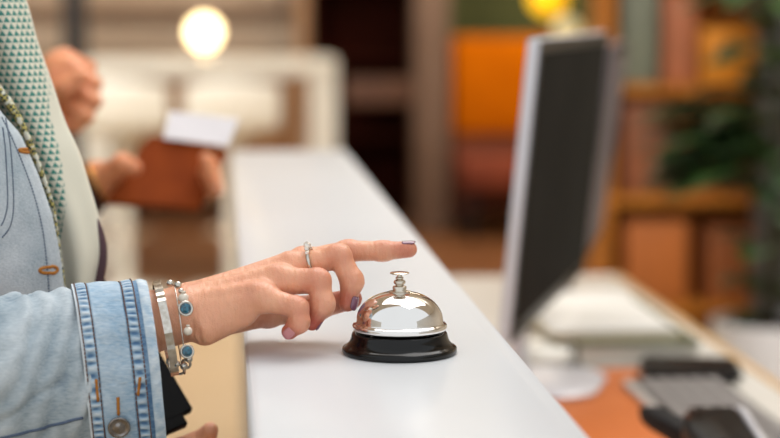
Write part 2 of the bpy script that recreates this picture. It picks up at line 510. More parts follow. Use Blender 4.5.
# rest of the body, coarser, joined into the same mesh (all under the clothes)
shR = (-0.31, 1.425, 1.30); elR = (-0.315, 1.375, 1.035)
shL = (-0.31, 1.775, 1.30); elL = (-0.30, 1.72, 1.02)
ph_c = P(168, 436, 1.50)
wrL = tuple(P(120, 470, 1.535))
def body_f(X):
    d = d_ell(X, (-0.30, 1.60, 1.20), (.095, .165, .20))
    d = smin(d, d_ell(X, (-0.30, 1.60, .93), (.10, .155, .20)), .06)
    d = smin(d, d_cone(X, (-0.31, 1.60, 1.30), (-0.30, 1.60, 1.46), .055, .05), .04)
    d = smin(d, d_cone(X, (-0.31, 1.47, 1.315), (-0.31, 1.73, 1.315), .045, .045), .05)
    d = smin(d, d_ell(X, (-0.275, 1.60, 1.555), (.092, .074, .115)), .03)
    d = smin(d, d_cone(X, (-0.19, 1.60, 1.56), (-0.175, 1.60, 1.535), .008, .012), .012)   # nose
    d = smin(d, d_cone(X, (-0.20, 1.60, 1.475), (-0.205, 1.60, 1.475), .02, .02), .02)     # chin
    d = smin(d, d_ell(X, (-0.285, 1.522, 1.55), (.018, .008, .03)), .006)
    d = smin(d, d_ell(X, (-0.285, 1.678, 1.55), (.018, .008, .03)), .006)
    for s in (-1, 1):
        d = smin(d, chain(X, [(-0.30, 1.60 + s * .09, .86), (-0.29, 1.60 + s * .10, .47), (-0.31, 1.60 + s * .10, .09)], (.085, .052, .036), .03), .04)
        d = smin(d, d_cone(X, (-0.32, 1.60 + s * .10, .045), (-0.17, 1.60 + s * .11, .028), .04, .026), .03)
    d = smin(d, chain(X, [shR, elR, w_in2], (.048, .038, .027), .02), .03)
    d = smin(d, chain(X, [shL, elL, wrL], (.048, .038, .022), .02), .03)
    return d
bv, bf = nets(body_f, (-0.50, 1.28, 0.0), (-0.08, 1.90, 1.70), 0.009)

# left hand round the phone
ph_m = None
pa = P(158, 352, 1.525); pb = P(198, 421, 1.49)      # the long edge that shows
ph_u = (pb - pa).normalized()                          # along the phone
ph_n = Vector((0.42, -0.88, 0.10)); ph_n = (ph_n - ph_u * ph_n.dot(ph_u)).normalized()
ph_v = ph_u.cross(ph_n).normalized()
if ph_v.z > 0: ph_v = -ph_v                            # across, away from the showing edge (down-left)
PL, PW, PT = 0.150, 0.072, 0.0085
pc = pb - ph_u * (PL / 2 - 0.0) + ph_v * (PW / 2)
def PP(u, v, n): return pc + ph_u * u + ph_v * v + ph_n * n
q = [tuple(PP(.055, -.030 + .0, -.02)), ]
lw = PP(.085, PW / 2 + .03, -.02)
lfing = [[PP(.045 + .093 - i * .021, .045, -.022), PP(.052 + .093 - i * .021, .006, -.018), PP(.056 + .093 - i * .021, -.030, -.0135), PP(.058 + .093 - i * .021, -.0385, -.004), PP(.058 + .093 - i * .021, -.0395, .004)][0:] for i in range(4)]
def lhand_f(X):
    d = chain(X, [wrL, tuple(lw)], (.022, .02), .01)
    for i in range(4):
        d = smin(d, d_cone(X, tuple(lw), tuple(lfing[i][0]), .018, .0115), .012)
    f = None
    for i in range(4):
        e = chain(X, [tuple(p) for p in lfing[i]], (.0105, .009, .0082, .0075, .0068), .003)
        f = e if f is None else smin(f, e, .001)
    th = chain(X, [tuple(lw), tuple(PP(.075, .045, .008)), tuple(PP(.058, .030, .0155)), tuple(PP(.045, .018, .0155))], (.015, .0105, .0085, .0075), .004)
    return smin(smin(d, f, .006), th, .006)
alll = np.array([wrL, tuple(lw)] + [tuple(p) for c in lfing for p in c])
lv, lf = nets(lhand_f, alll.min(0) - 0.03, alll.max(0) + 0.03, 0.002)
me = np_mesh('body', [(hv, hf), (bv, bf), (lv, lf)])
# flush: fingertips and joints are pinker
co = np.empty(len(me.vertices) * 3); me.vertices.foreach_get('co', co); co = co.reshape(-1, 3)
fl = np.zeros(len(co))
for ch, s in ((index, .6), (middle, .8), (ring, .9), (pinky, .8), (thumb, 1.0)):
    for j, p in enumerate(ch):
        r = (0.010, 0.011, 0.010, 0.013)[j]; amp = (0.3, 0.55, 0.45, 0.8)[j] * s
        fl = np.maximum(fl, amp * np.exp(-((co - np.array(p)) ** 2).sum(1) / (r * r)))
at = me.attributes.new('flush', 'FLOAT', 'POINT'); at.data.foreach_set('value', fl.astype(np.float32))
body = link_mesh('body', me, M['skin'], woman)
hand_bvh = BVHTree.FromPolygons([Vector(v) for v in hv], [list(map(int, f)) for f in hf])

# nails: curved plates laid on the skin
def nail(tip, back, normal, m, rt, wd=.0095, ln=.0115, name='fingernail'):
    tip = Vector(tip); d = (tip - Vector(back)).normalized(); n = Vector(normal); n = (n - d * n.dot(d)).normalized(); s = d.cross(n)
    bm = bmesh.new(); out = []
    for i in range(11):
        u = i / 10; t_ = -ln * .58 + ln * u
        hw = wd / 2
        if u > .7: hw *= math.sqrt(max(.08, 1 - ((u - .7) / .3) ** 2 * .92))
        if u < .15: hw *= .78 + .22 * u / .15
        base = rt if t_ < 0 else math.sqrt(max(rt * rt - (t_ * .80) ** 2, (rt * .5) ** 2))
        ring = []
        for k in range(11):
            v = hw * (-1 + k / 5)
            ring.append(tip + d * t_ + s * v + n * (base - rt + math.sqrt(max(rt * rt - v * v, 0)) + .0006))
        out.append(ring)
    loft(bm, out, closed=False)
    o = obj(name, bm, m, body)
    md = o.modifiers.new('t', 'SOLIDIFY'); md.thickness = 0.0007
    return o
def V(p): return Vector(p)
nail(V(index[3]) + Vector((.0012, 0, 0)), index[2], (0, -0.05, 1), M['polish'], .0063, .0085, .0105)
nail(V(middle[3]), middle[2], (0.85, -0.60, 0.05), M['polish'], .0067, .0088, .0105)
nail(V(ring[3]), ring[2], (0.75, -0.10, -0.35), M['polish'], .0065, .008, .009)
nail(V(pinky[3]), pinky[2], (-0.35, -0.85, -0.3), M['nail_pink'], .0060, .0072, .0085)

# finger ring on the middle finger
a = V(k_m).lerp(V(middle[1]), 0.42); d = (V(middle[1]) - V(k_m)).normalized()
fr = tube
def torus_pts(c, ax, rr, n=48, ell=(1, 1)):
    ax = Vector(ax).normalized(); u = ax.cross(Vector((0, 1, 0))).normalized(); v = ax.cross(u)
    return [Vector(c) + u * (rr * ell[0] * math.cos(2 * PI * k / n)) + v * (rr * ell[1] * math.sin(2 * PI * k / n)) for k in range(n)]
bm = bmesh.new(); tube(bm, torus_pts(a, d, .0112), .0014, 8, closed=True)
rg = obj('ring', bm, M['silver'], woman); rg['label'] = 'silver ring with a cluster of clear stones'
up = (Vector((0, -.15, 1)) - d * d.dot(Vector((0, -.15, 1)))).normalized()
M['crystal'] = mat('clear_crystal', (240, 236, 228), 0.06, 0.55, rgb2=(226, 220, 214), scale=400)
side = d.cross(up)
for s, uu, r in ((0, 0.0008, .0032), (-.0042, -.0006, .0022), (.0042, -.0006, .0022), (-.0074, -.0032, .0018), (.0074, -.0032, .0018)):
    bm = bmesh.new(); bmesh.ops.create_icosphere(bm, subdivisions=1, radius=r)
    for v in bm.verts: v.co += a + up * (.0136 + uu) + side * s
    o = obj('stone', bm, M['crystal'], rg, smooth=False)

# ---------------------------------------------------------------- jacket: sleeve
def add_attr(o, name, vals):
    at = o.data.attributes.new(name, 'FLOAT', 'POINT'); at.data.foreach_set('value', np.array(vals, dtype=np.float32))
jacket_bm = bmesh.new(); fades = []
EDGE = [(60, -25), (85, -13), (108, 0), (130, 20), (170, 38), (210, 52), (250, 60), (300, 66), (350, 70), (430, 75), (600, 80)]
def torso_ring(z, n=220):
    py = 5 + (CAMZ - z) / 1.50 * FPX
    a_e = P(lerp_tab(EDGE, py), py, 1.475).x
    cx, cy = -0.30, 1.60
    b = lerp_tab([(.70, .185), (.95, .175), (1.15, .195), (1.27, .195), (1.34, .15), (1.40, .085)], z)
    sn = min(.95, 0.125 / b); cs = math.sqrt(1 - sn * sn)
    a = max(.06, (a_e - cx) / cs)
    ph0 = math.asin(sn)
    ring = []
    for k in range(n + 1):
        ph = ph0 + (2 * PI - 2 * ph0) * k / n
        aa = a if math.cos(ph) > 0 else 0.125
        if math.cos(ph) <= 0: aa = min(aa, max(.08, a))
        x = cx + aa * math.cos(ph); y = cy - b * math.sin(ph)
        p = Vector((x, y, z))
        n1 = noise.noise(Vector((ph * 2.2, z * 9, 0))) * .006 + noise.noise(Vector((ph * 5, z * 26, 4))) * .0022
        nn = Vector((math.cos(ph) / aa, -math.sin(ph) / b, 0)).normalized()
        e = min(1, (ph - ph0) / .25)
        ring.append(p + nn * (n1 * e))
    return ring
zs = [.76 + (1.42 - .76) * i / 150 for i in range(151)]
rings = [torso_ring(z) for z in zs]
loft(jacket_bm, rings, closed=False)
for i, z in enumerate(zs):
    for k in range(221):
        d0 = min(k, 220 - k) / 220
        fades.append(0.22 + (0.12 if d0 < .012 else 0) + (0.10 if d0 > .03 else 0) * (0.5 + noise.noise(Vector((k * .1, z * 30, 1)))))
# sleeve: shoulder -> elbow -> cuff
c_cuffL = P(84, 374, 1.345); c_cuffR = P(156, 369, 1.352)
c_in = P(110, 373, 1.347)
axis_pts = catmull([Vector((-.31, 1.44, 1.335)), Vector((-.325, 1.40, 1.25)), Vector((-.335, 1.365, 1.12)), Vector((-.325, 1.35, 1.052)), Vector((-.27, 1.342, 1.022)), P(-40, 378, 1.335), P(30, 376, 1.34), c_cuffL, c_in], 24)
fr_ = frames(axis_pts)
nA = 200; srings = []; L_ = len(fr_)
for i, (p, tt, n_, b_) in enumerate(fr_):
    s = i / (L_ - 1)
    rv = lerp_tab([(0, .055), (.1, .068), (.3, .070), (.45, .068), (.62, .060), (.82, .0620), (.90, .0612), (.94, .0575), (1, .055)], s)
    rd = lerp_tab([(0, .050), (.1, .062), (.3, .060), (.45, .058), (.62, .050), (.82, .0445), (.90, .0405), (.94, .037), (1, .036)], s)
    up_ = Vector((0, 0, 1)) if abs(tt.z) < .75 else Vector((1, 0, 0))
    # consistent frame: side axis is close to world -Y for the whole arm
    sd = Vector((0, -1, 0)); sd = (sd - tt * sd.dot(tt)).normalized(); vv = tt.cross(sd)
    if tt.x > 0 and vv.z < 0: vv = -vv
    vv = sd.cross(tt) * -1
    ring = []
    for k in range(nA):
        a = 2 * PI * k / nA
        u_ = s * 3.6
        env = lerp_tab([(0, .6), (.35, 1.5), (.5, 1.6), (.7, .9), (.88, .7), (.93, .15), (1, 0)], s)
        q_ = Vector((u_ * 1.9 + .5 * math.sin(a), math.cos(a) * .9, math.sin(a) * 1.1 + u_ * .6))
        fold = .0060 * noise.noise(q_)
        crease = abs(noise.noise(Vector((u_ * 2.4 + 1.2 * math.sin(a) + 5, math.cos(a) * .8, math.sin(a) * .9))))
        fold -= .0030 * math.exp(-(crease / .13) ** 2)
        fold += .0016 * math.sin(u_ * 34 + math.sin(a) * 5 + 6 * noise.noise(Vector((u_ * 2, math.cos(a), math.sin(a)))))
        fold += .0016 * noise.noise(q_ * 4.0)
        fold *= env
        fold += .0010 * math.sin(a * 17 + 3 * noise.noise(Vector((a * 2, 7, u_)))) * lerp_tab([(0, 0), (.87, 0), (.91, 1), (.95, .4), (1, 0)], s)
        ring.append(p + sd * ((rd + fold) * math.cos(a)) + vv * ((rv + fold) * math.sin(a)))
        fades.append(0.22 + fold * 38)
    srings.append(ring)
loft(jacket_bm, srings, closed=True, cap=False)
jacket = obj('denim_jacket', jacket_bm, M['denim'], woman)
jacket['label'] = 'light-wash denim jacket'
add_attr(jacket, 'fade', fades)
md = jacket.modifiers.new('t', 'SOLIDIFY'); md.thickness = 0.0016; md.offset = 0

# cuff with real seam puckers
cuff_bm = bmesh.new(); cf = []
nU, nV = 110, 560
axc = (c_cuffR - c_cuffL); ln = axc.length; axc.normalize()
start = c_cuffL - axc * .0015
sd = Vector((0, -1, 0)); sd = (sd - axc * sd.dot(axc)).normalized(); vv = axc.cross(sd)
if vv.z < 0: vv = -vv
def cuff_pt(u, a, off=0.0):
    # u 0..1 along; section leans a little like the photographed one
    rv = .0660 + .0012 * math.sin(u * PI) ; rd = .043
    pk = 0; fd = 0
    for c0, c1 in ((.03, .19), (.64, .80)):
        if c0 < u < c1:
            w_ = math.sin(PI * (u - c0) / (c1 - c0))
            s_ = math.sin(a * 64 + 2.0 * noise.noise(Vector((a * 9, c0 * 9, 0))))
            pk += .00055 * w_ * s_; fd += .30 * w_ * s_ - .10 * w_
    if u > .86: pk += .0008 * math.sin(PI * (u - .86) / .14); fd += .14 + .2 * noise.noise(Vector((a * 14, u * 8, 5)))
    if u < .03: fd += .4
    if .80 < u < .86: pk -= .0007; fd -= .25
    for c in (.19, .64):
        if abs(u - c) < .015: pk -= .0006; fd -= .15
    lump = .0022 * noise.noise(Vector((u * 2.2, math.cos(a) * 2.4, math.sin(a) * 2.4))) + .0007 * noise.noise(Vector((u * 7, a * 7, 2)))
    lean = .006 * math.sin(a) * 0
    sa = math.copysign(abs(math.sin(a)) ** .85, math.sin(a)); ca = math.copysign(abs(math.cos(a)) ** .85, math.cos(a))
    p = start + axc * (ln * 1.02 * u + .0045 * (1 - abs(math.sin(a))) * 0) + vv * ((rv + pk + lump + off) * sa) + sd * ((rd + pk + lump + off) * ca)
    # the section is tipped: the lower side trails right
    p += axc * (-.0045 * math.sin(a)) + vv * 0
    return p, fd + lump * 25
rings = []
for i in range(nU + 1):
    ring = []
    for k in range(nV):
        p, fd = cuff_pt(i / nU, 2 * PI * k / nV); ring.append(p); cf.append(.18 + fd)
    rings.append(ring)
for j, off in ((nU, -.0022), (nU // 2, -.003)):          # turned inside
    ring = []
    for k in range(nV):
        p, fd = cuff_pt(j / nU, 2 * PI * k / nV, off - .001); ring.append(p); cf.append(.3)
    rings.append(ring)
loft(cuff_bm, rings, closed=True, cap=False)
cuff_bm.normal_update(); cuff_bvh = BVHTree.FromBMesh(cuff_bm)
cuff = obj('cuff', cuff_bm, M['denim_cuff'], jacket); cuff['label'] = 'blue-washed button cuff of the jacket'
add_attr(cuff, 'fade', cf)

def stitch_run(bm, ptsf, n, r=.00035, gap=.35):
    for k in range(n):
        a = ptsf(k / n); b = ptsf((k + 1 - gap) / n)
        m_ = (a + b) / 2
        tube(bm, [a, m_, b], r, 5)
for u in (.035, .185, .645, .795):
    bm = bmesh.new(); stitch_run(bm, lambda s, u=u: cuff_pt(u, -PI * .5 + 2 * PI * s, .0005)[0], 150, .0005, .2)
    obj('seam_stitching', bm, M['thread'], jacket)
# bartacks and button
sb_ = bmesh.new(); loft(sb_, srings, closed=True, cap=False); sb_.normal_update(); sleeve_bvh = BVHTree.FromBMesh(sb_); sb_.free()
def hit(bvh, px, py, lift=.0004):
    d = ray(px, py).normalized(); h = bvh.ray_cast(CAM, d)
    if h[0] is None: return None, None
    n = h[1] if h[1].dot(d) < 0 else -h[1]
    return h[0] + n * lift, n
def bartack(bvh, p0, p1, r, m, parent, name='bartack'):
    pts = []
    for i in range(9):
        t_ = i / 8; q_, n_ = hit(bvh, p0[0] + (p1[0] - p0[0]) * t_, p0[1] + (p1[1] - p0[1]) * t_)
        if q_ is not None: pts.append(q_)
    if len(pts) < 2: return
    bm = bmesh.new()
    tube(bm, pts, [r * (0.9 + .25 * (i % 2)) for i in range(len(pts))], 8)
    return obj(name, bm, m, parent)
bartack(cuff_bvh, (96, 379), (98, 401), .0010, M['thread_o'], jacket)
bartack(cuff_bvh, (140, 377), (138, 395), .0010, M['thread_o'], jacket)
bartack(cuff_bvh, (118, 397), (118.5, 415), .0011, M['thread_o'], jacket)
seam = []
for i in range(41):
    q_, _n = hit(sleeve_bvh, -22 + 104 * i / 40, 441 - 24 * (i / 40) ** 1.2, .0012)
    if q_ is not None: seam.append(q_)
if len(seam) > 3:
    bm = bmesh.new(); tube(bm, seam, .0011, 7); obj('sleeve_seam', bm, M['thread_blue'], jacket)
bp_, bn_ = hit(cuff_bvh, 119, 426, .0)
bm = bmesh.new(); lathe(bm, mm([(0, 0), (5, 0), (5.2, 1.5), (7.9, 2.0), (8.2, 2.9), (7.6, 3.7), (6.4, 3.5), (5.6, 2.9), (3.4, 3.0), (2.6, 3.6), (0, 3.9)]), bp_, 40, bn_)
bt = obj('button', bm, mat('dark_nickel', (150, 146, 144), .25, 1.0, rgb2=(120, 116, 114), scale=400), jacket); bt['label'] = 'round metal cuff button'

# torso details
jb = bmesh.new()
for r in (rings,): pass
tb = bmesh.new(); loft(tb, [torso_ring(z) for z in zs], closed=False); tb.normal_update(); torso_bvh = BVHTree.FromBMesh(tb); tb.free()
def surf_line(bvh, pts, n):
    path = catmull([Vector((a, b, 0)) for a, b in pts], 12)
    L2 = [0]
    for a, b in zip(path, path[1:]): L2.append(L2[-1] + (b - a).length)
    out = []
    for i in range(n + 1):
        s = L2[-1] * i / n
        j = max(k for k in range(len(L2)) if L2[k] <= s + 1e-9); j = min(j, len(path) - 2)
        t_ = (s - L2[j]) / max(1e-9, L2[j + 1] - L2[j])
        q = path[j].lerp(path[j + 1], t_); h, _ = hit(bvh, q.x, q.y, .0010); out.append(h)
    return out
for pts, m_ in (([(1, 118), (12, 140), (30, 185), (41, 225), (46, 262), (49, 300)], 0), ([(3, 108), (6, 125), (10, 150), (13, 200), (10, 225), (1, 238)], 0), ([(2, 128), (5, 155), (7, 200), (4, 218), (0, 226)], 0),):
    bm = bmesh.new(); l_ = surf_line(torso_bvh, pts, 60)
    for i in range(0, 60):
        if l_[i] is not None and l_[i + 1] is not None:
            tube(bm, [l_[i], l_[i].lerp(l_[i + 1], .35), l_[i].lerp(l_[i + 1], .65)], .00060, 5)
    obj('seam_stitching', bm, M['thread_blue'], jacket)
def buttonhole(cx, cy, ang, lpx=10.5, wpx=3.2):
    bm = bmesh.new(); pts = []
    for k in range(28):
        a = 2 * PI * k / 28
        x = lpx * math.cos(a); y = wpx * math.sin(a) * (1 + .35 * (math.cos(a) > 0.4))
        X_, Y_ = cx + x * math.cos(ang) - y * math.sin(ang), cy + x * math.sin(ang) + y * math.cos(ang)
        h, _ = hit(torso_bvh, X_, Y_, .0008); pts.append(h)
    if any(p is None for p in pts): return
    tube(bm, pts, .0014, 7, closed=True)
    o = obj('buttonhole', bm, M['thread_o'], jacket); o['label'] = 'orange-stitched buttonhole'
buttonhole(26, 151, .05, 7.5, 1.6); buttonhole(48, 270, -.05, 9.0, 3.0)

# ---------------------------------------------------------------- scarf
def scarf_mat():
    m = bpy.data.materials.new('scarf_silk'); m.use_nodes = True
    nt = m.node_tree; N = nt.nodes; L = nt.links; b = N['Principled BSDF']
    b.inputs['Roughness'].default_value = 0.5; b.inputs['Sheen Weight'].default_value = 0.15
    uv = N.new('ShaderNodeUVMap'); sp = N.new('ShaderNodeSeparateXYZ'); L.new(uv.outputs[0], sp.inputs[0])
    def mth(op, a, b_=None, c=None):
        n = N.new('ShaderNodeMath'); n.operation = op
        for i, x in enumerate((a, b_, c)):
            if x is None: continue
            if isinstance(x, (int, float)): n.inputs[i].default_value = x
            else: L.new(x, n.inputs[i])
        return n.outputs[0]
    u = mth('MULTIPLY', sp.outputs[0], 1 / .0060); v = mth('MULTIPLY', sp.outputs[1], 1 / .0056)
    row = mth('FLOOR', v); sh = mth('MULTIPLY', mth('MODULO', row, 2), .5)
    fu = mth('FRACT', mth('ADD', u, sh)); fv = mth('FRACT', v)
    tri = mth('ABSOLUTE', mth('SUBTRACT', fu, .5))                 # 0 centre .. .5 edge
    mark = mth('LESS_THAN', tri, mth('MULTIPLY', mth('SUBTRACT', fv, .10), .58))
    mark = mth('MULTIPLY', mark, mth('LESS_THAN', fv, .93))
    band = N.new('ShaderNodeValToRGB'); e = band.color_ramp.elements          # where on the cloth the print is
    bw = mth('ADD', sp.outputs[0], mth('MULTIPLY', sp.outputs[1], .0))
    L.new(mth('MULTIPLY', bw, 10), band.inputs[0])
    e[0].position = .0; e[0].color = (1, 1, 1, 1); e[1].position = 1; e[1].color = (0, 0, 0, 1)
    prt = N.new('ShaderNodeAttribute'); prt.attribute_name = 'print'
    fac = mth('MULTIPLY', mark, prt.outputs['Fac'])
    mix = N.new('ShaderNodeMix'); mix.data_type = 'RGBA'
    mix.inputs['A'].default_value = srgb(226, 224, 206); mix.inputs['B'].default_value = srgb(46, 134, 122)
    L.new(fac, mix.inputs['Factor']); L.new(mix.outputs['Result'], b.inputs['Base Color'])
    return m
M['scarf'] = scarf_mat()
SC = [(-90, -55, -12), (-40, -44, 8), (0, -32, 26), (40, -22, 37), (80, -12, 51), (120, 2, 64), (150, 14, 77), (185, 26, 88), (215, 38, 96), (250, 48, 101), (280, 58, 97), (310, 62, 93), (350, 66, 88)]
path = catmull([Vector(p) for p in SC], 10)
rings = []; nS = 96; prn = []; uvv = []
vacc = 0; prev = None
for i, q in enumerate(path):
    L_p, R_p = q.y, q.z
    Pl, Pr = P(L_p, q.x, 1.545), P(R_p, q.x, 1.545)
    c = (Pl + Pr) / 2; hw = (Pr - Pl).length / 2
    if prev is not None: vacc += (c - prev).length
    prev = c
    ring = []; uvv.append(vacc)
    for k in range(nS):
        a = 2 * PI * k / nS
        f = .0014 * math.sin(a * 5 + i * .02) + .002 * noise.noise(Vector((math.cos(a) * 1.6, math.sin(a) * 1.6, i * .03)))
        ring.append(c + Vector((1, 0, 0)) * ((hw + f) * math.cos(a)) + Vector((0, -1, 0)) * ((.030 + f) * math.sin(a)))
        # cloth print fades towards the front hem
        yv = q.x
        edge_a = lerp_tab([(-100, .35), (60, .30), (140, .95), (200, 1.35), (235, 1.9), (260, 3.0)], yv)
        aa = a if a < PI else 2 * PI - a
        prn.append(1.0 if aa > edge_a else 0.25 if aa > edge_a - .25 and yv < 100 else 0.0)
    rings.append(ring)
bm = bmesh.new()
loft(bm, rings, uv=lambda i, k: (k / nS * .16, uvv[i]))
scarf = obj('scarf', bm, M['scarf'], woman); scarf['label'] = 'cream scarf printed with small green marks'
add_attr(scarf, 'print', prn)
# plum hem along the lower front of the scarf
bm = bmesh.new(); rr = []
pts = [(217, 94), (232, 98.5), (250, 101.5), (268, 100.5), (285, 97), (300, 94)]
hp = catmull([P(x, y, 1.54) for y, x in pts], 6)
tube(bm, hp, [.0018 + .0030 * math.sin(PI * i / (len(hp) - 1)) ** .5 for i in range(len(hp))], 10)
o = obj('hem', bm, mat('plum_hem', (92, 66, 74), .7, rgb2=(78, 54, 62), scale=200), scarf); o['label'] = 'plum edging'
# plaid cloth showing between jacket and scarf
def plaid():
    m = bpy.data.materials.new('plaid_cloth'); m.use_nodes = True
    N = m.node_tree.nodes; L = m.node_tree.links; b = N['Principled BSDF']; b.inputs['Roughness'].default_value = .8
    tc = N.new('ShaderNodeTexCoord'); c = N.new('ShaderNodeTexChecker'); c.inputs['Scale'].default_value = 420
    c.inputs['Color1'].default_value = srgb(200, 186, 104); c.inputs['Color2'].default_value = srgb(60, 72, 66)
    n = N.new('ShaderNodeTexNoise'); n.inputs['Scale'].default_value = 180
    mx = N.new('ShaderNodeMix'); mx.data_type = 'RGBA'; mx.inputs['B'].default_value = srgb(222, 222, 206)
    L.new(tc.outputs['Object'], c.inputs['Vector']); L.new(tc.outputs['Object'], n.inputs['Vector'])
    cr = N.new('ShaderNodeValToRGB'); cr.color_ramp.elements[0].position = .5; cr.color_ramp.elements[1].position = .56
    L.new(n.outputs['Fac'], cr.inputs[0]); L.new(cr.outputs[0], mx.inputs['Factor']); L.new(c.outputs['Color'], mx.inputs['A']); L.new(mx.outputs['Result'], b.inputs['Base Color'])
    return m
bm = bmesh.new(); hp = catmull([P(x, y, 1.495) for y, x in ((60, -26), (85, -6), (105, 10), (130, 24), (170, 40), (205, 52), (240, 58), (275, 63), (310, 66))], 8)
tube(bm, hp, [.0048 - .0036 * min(1, i / (len(hp) * .75)) for i in range(len(hp))], 14)
o = obj('shirt_edge', bm, plaid(), woman); o['label'] = 'yellow and dark checked collar edge'
# dark top under the jacket
def top_f(X):
    d = d_ell(X, (-0.30, 1.60, 1.15), (.118, .168, .22))
    return smin(d, d_ell(X, (-0.30, 1.60, .90), (.115, .160, .22)), .05)
v_, f_ = nets(top_f, (-.46, 1.40, .66), (-.14, 1.80, 1.40), .009)
link_mesh('top', np_mesh('top', [(v_, f_)]), mat('dark_top', (40, 38, 40), .9, rgb2=(48, 45, 46), scale=30), woman)
def pants_f(X):
    d = d_ell(X, (-0.30, 1.60, .84), (.118, .172, .13))
    for s in (-1, 1):
        d = smin(d, chain(X, [(-0.30, 1.60 + s * .09, .84), (-0.29, 1.60 + s * .10, .47), (-0.31, 1.60 + s * .10, .10)], (.098, .066, .058), .03), .04)
    return d
v_, f_ = nets(pants_f, (-.47, 1.38, .02), (-.13, 1.82, 1.0), .010)
link_mesh('trousers', np_mesh('trousers', [(v_, f_)]), mat('navy_trousers', (44, 50, 66), .9, rgb2=(52, 58, 74), scale=40), woman)
def hair_f(X):
    d = d_ell(X, (-0.30, 1.60, 1.585), (.098, .092, .115))
    d = smin(d, d_cone(X, (-0.36, 1.60, 1.55), (-0.385, 1.60, 1.42), .06, .045), .04)
    face = d_ell(X, (-0.20, 1.60, 1.53), (.085, .075, .095))
    return np.maximum(d, -face)
v_, f_ = nets(hair_f, (-.50, 1.46, 1.34), (-.16, 1.74, 1.73), .007)
link_mesh('hair', np_mesh('hair', [(v_, f_)]), mat('brown_hair', (74, 50, 36), .5, rgb2=(52, 34, 24), scale=40, stretch=(8, 8, 1)), woman)
# left sleeve
bm = bmesh.new(); hp = catmull([Vector((-.31, 1.755, 1.33)), Vector((-.31, 1.775, 1.25)), Vector(elL) + Vector((0, 0, .05)), Vector(elL) + Vector((.02, -.01, -.01)), Vector(wrL).lerp(Vector(elL), .22)], 8)
fr3 = frames(hp); rr = []
for i, (p, t_, n_, b_) in enumerate(fr3):
    r_ = .066 - .016 * i / len(fr3)
    rr.append([p + n_ * ((r_ + .004 * noise.noise(Vector((i * .3, k * .4, 9)))) * math.cos(2 * PI * k / 40)) + b_ * (r_ * math.sin(2 * PI * k / 40)) for k in range(40)])
loft(bm, rr)
o = obj('sleeve', bm, M['denim'], jacket)
# eyes
for s in (-1, 1):
    bm = bmesh.new(); ball(bm, (-.198, 1.60 + s * .03, 1.562), .0125, 2); obj('eye', bm, M['panel_white'], body)
bm = bmesh.new(); ball(bm, (-.190, 1.60, 1.505), .02, 2, (.35, 1, .3)); obj('lips', bm, M['nail_pink'], body)

# ---------------------------------------------------------------- bangle and bracelet on the wrist
def wrist_loop(px_top, py_top, px_bot, py_bot, Yc, depth, n=72):
    A = P(px_top, py_top, Yc); B = P(px_bot, py_bot, Yc); c = (A + B) / 2; v = (A - B) / 2
    s = Vector((0.10, -1, 0)).normalized()
    return [c + v * math.cos(2 * PI * k / n) + s * (depth * math.sin(2 * PI * k / n)) for k in range(n)]
lp = wrist_loop(157, 283, 174, 373, 1.362, .0375)
bm = bmesh.new(); rings = []
cen = sum(lp, Vector()) / len(lp)
for i, p in enumerate(lp):
    t_ = (lp[(i + 1) % 72] - lp[i - 1]).normalized(); o_ = (p - cen); o_ = (o_ - t_ * o_.dot(t_)).normalized(); s_ = t_.cross(o_)
    h_ = .0030; th = .0009; k_ = .0004 * (1 if (i // 3) % 2 else -1)
    rings.append([p + o_ * (th + k_) + s_ * h_, p + o_ * (th + k_) - s_ * h_, p - o_ * th - s_ * h_, p - o_ * th + s_ * h_])
rings.append(rings[0])
loft(bm, rings, closed=True, cap=False)
o = obj('bangle', bm, M['silver'], woman, smooth=False); o['label'] = 'flat silver bangle'
lp2 = wrist_loop(173, 281, 184, 373, 1.362, .0350, 120)
bm = bmesh.new(); tube(bm, lp2, .00055, 6, closed=True)
br = obj('bracelet', bm, M['silver'], woman); br['label'] = 'silver chain bracelet with blue stones and pearls'
M['blue'] = mat('teal_gem', (20, 112, 138), .08, 0.2, rgb2=(4, 44, 66), scale=500, coat=1.0)
M['pearl'] = mat('pearl', (232, 222, 206), .15, rgb2=(222, 208, 192), scale=200, coat=.8)
def near_bead(px, py):
    # the point of the loop nearest this spot, on the camera side
    best = None
    for p in lp2[5:60]:
        d = p - CAM; zc = d.dot(Fw); x = 390 + d.dot(Rt) / zc * FPX; y = 219 - d.dot(Up) / zc * FPX
        e = abs(y - py)
        if best is None or e < best[0]: best = (e, p)
    return P(px, py, best[1].y - .001)
def gem(px, py, r):
    c = near_bead(px, py); ax = (CAM - c).normalized(); ax = (ax + Vector((.25, 0, .05))).normalized()
    bm = bmesh.new(); lathe(bm, [(0, -.002), (r * .8, -.002), (r, -.0008), (r * 1.02, .0010), (r * .86, .0016), (r * .74, .0006), (0, .0006)], c, 32, ax)
    s_ = obj('setting', bm, M['silver'], br)
    bm = bmesh.new(); lathe(bm, [(r * .74, .0006), (r * .66, .0018), (r * .35, .0026), (0, .0027)], c, 10, ax)
    obj('gemstone', bm, M['blue'], br, smooth=False)
gem(185.5, 308.5, .0056); gem(187, 351.5, .0052)
for px, py, r, m_ in ((183.5, 298, .0040, 'pearl'), (188, 331, .0034, 'pearl'), (178, 285, .0030, 'silver'), (181, 291, .0022, 'silver'), (189, 359, .0028, 'silver'), (184, 366, .0030, 'silver'), (177, 364, .0026, 'silver'), (170, 283, .0026, 'silver')):
    c = near_bead(px, py); bm = bmesh.new(); ball(bm, c, r, 2)
    if m_ == 'pearl':
        tube(bm, [c + Vector((0, 0, r)), c + Vector((0, 0, r + .0012))], r * .45, 8)
    obj('pearl' if m_ == 'pearl' else 'bead', bm, M[m_], br)
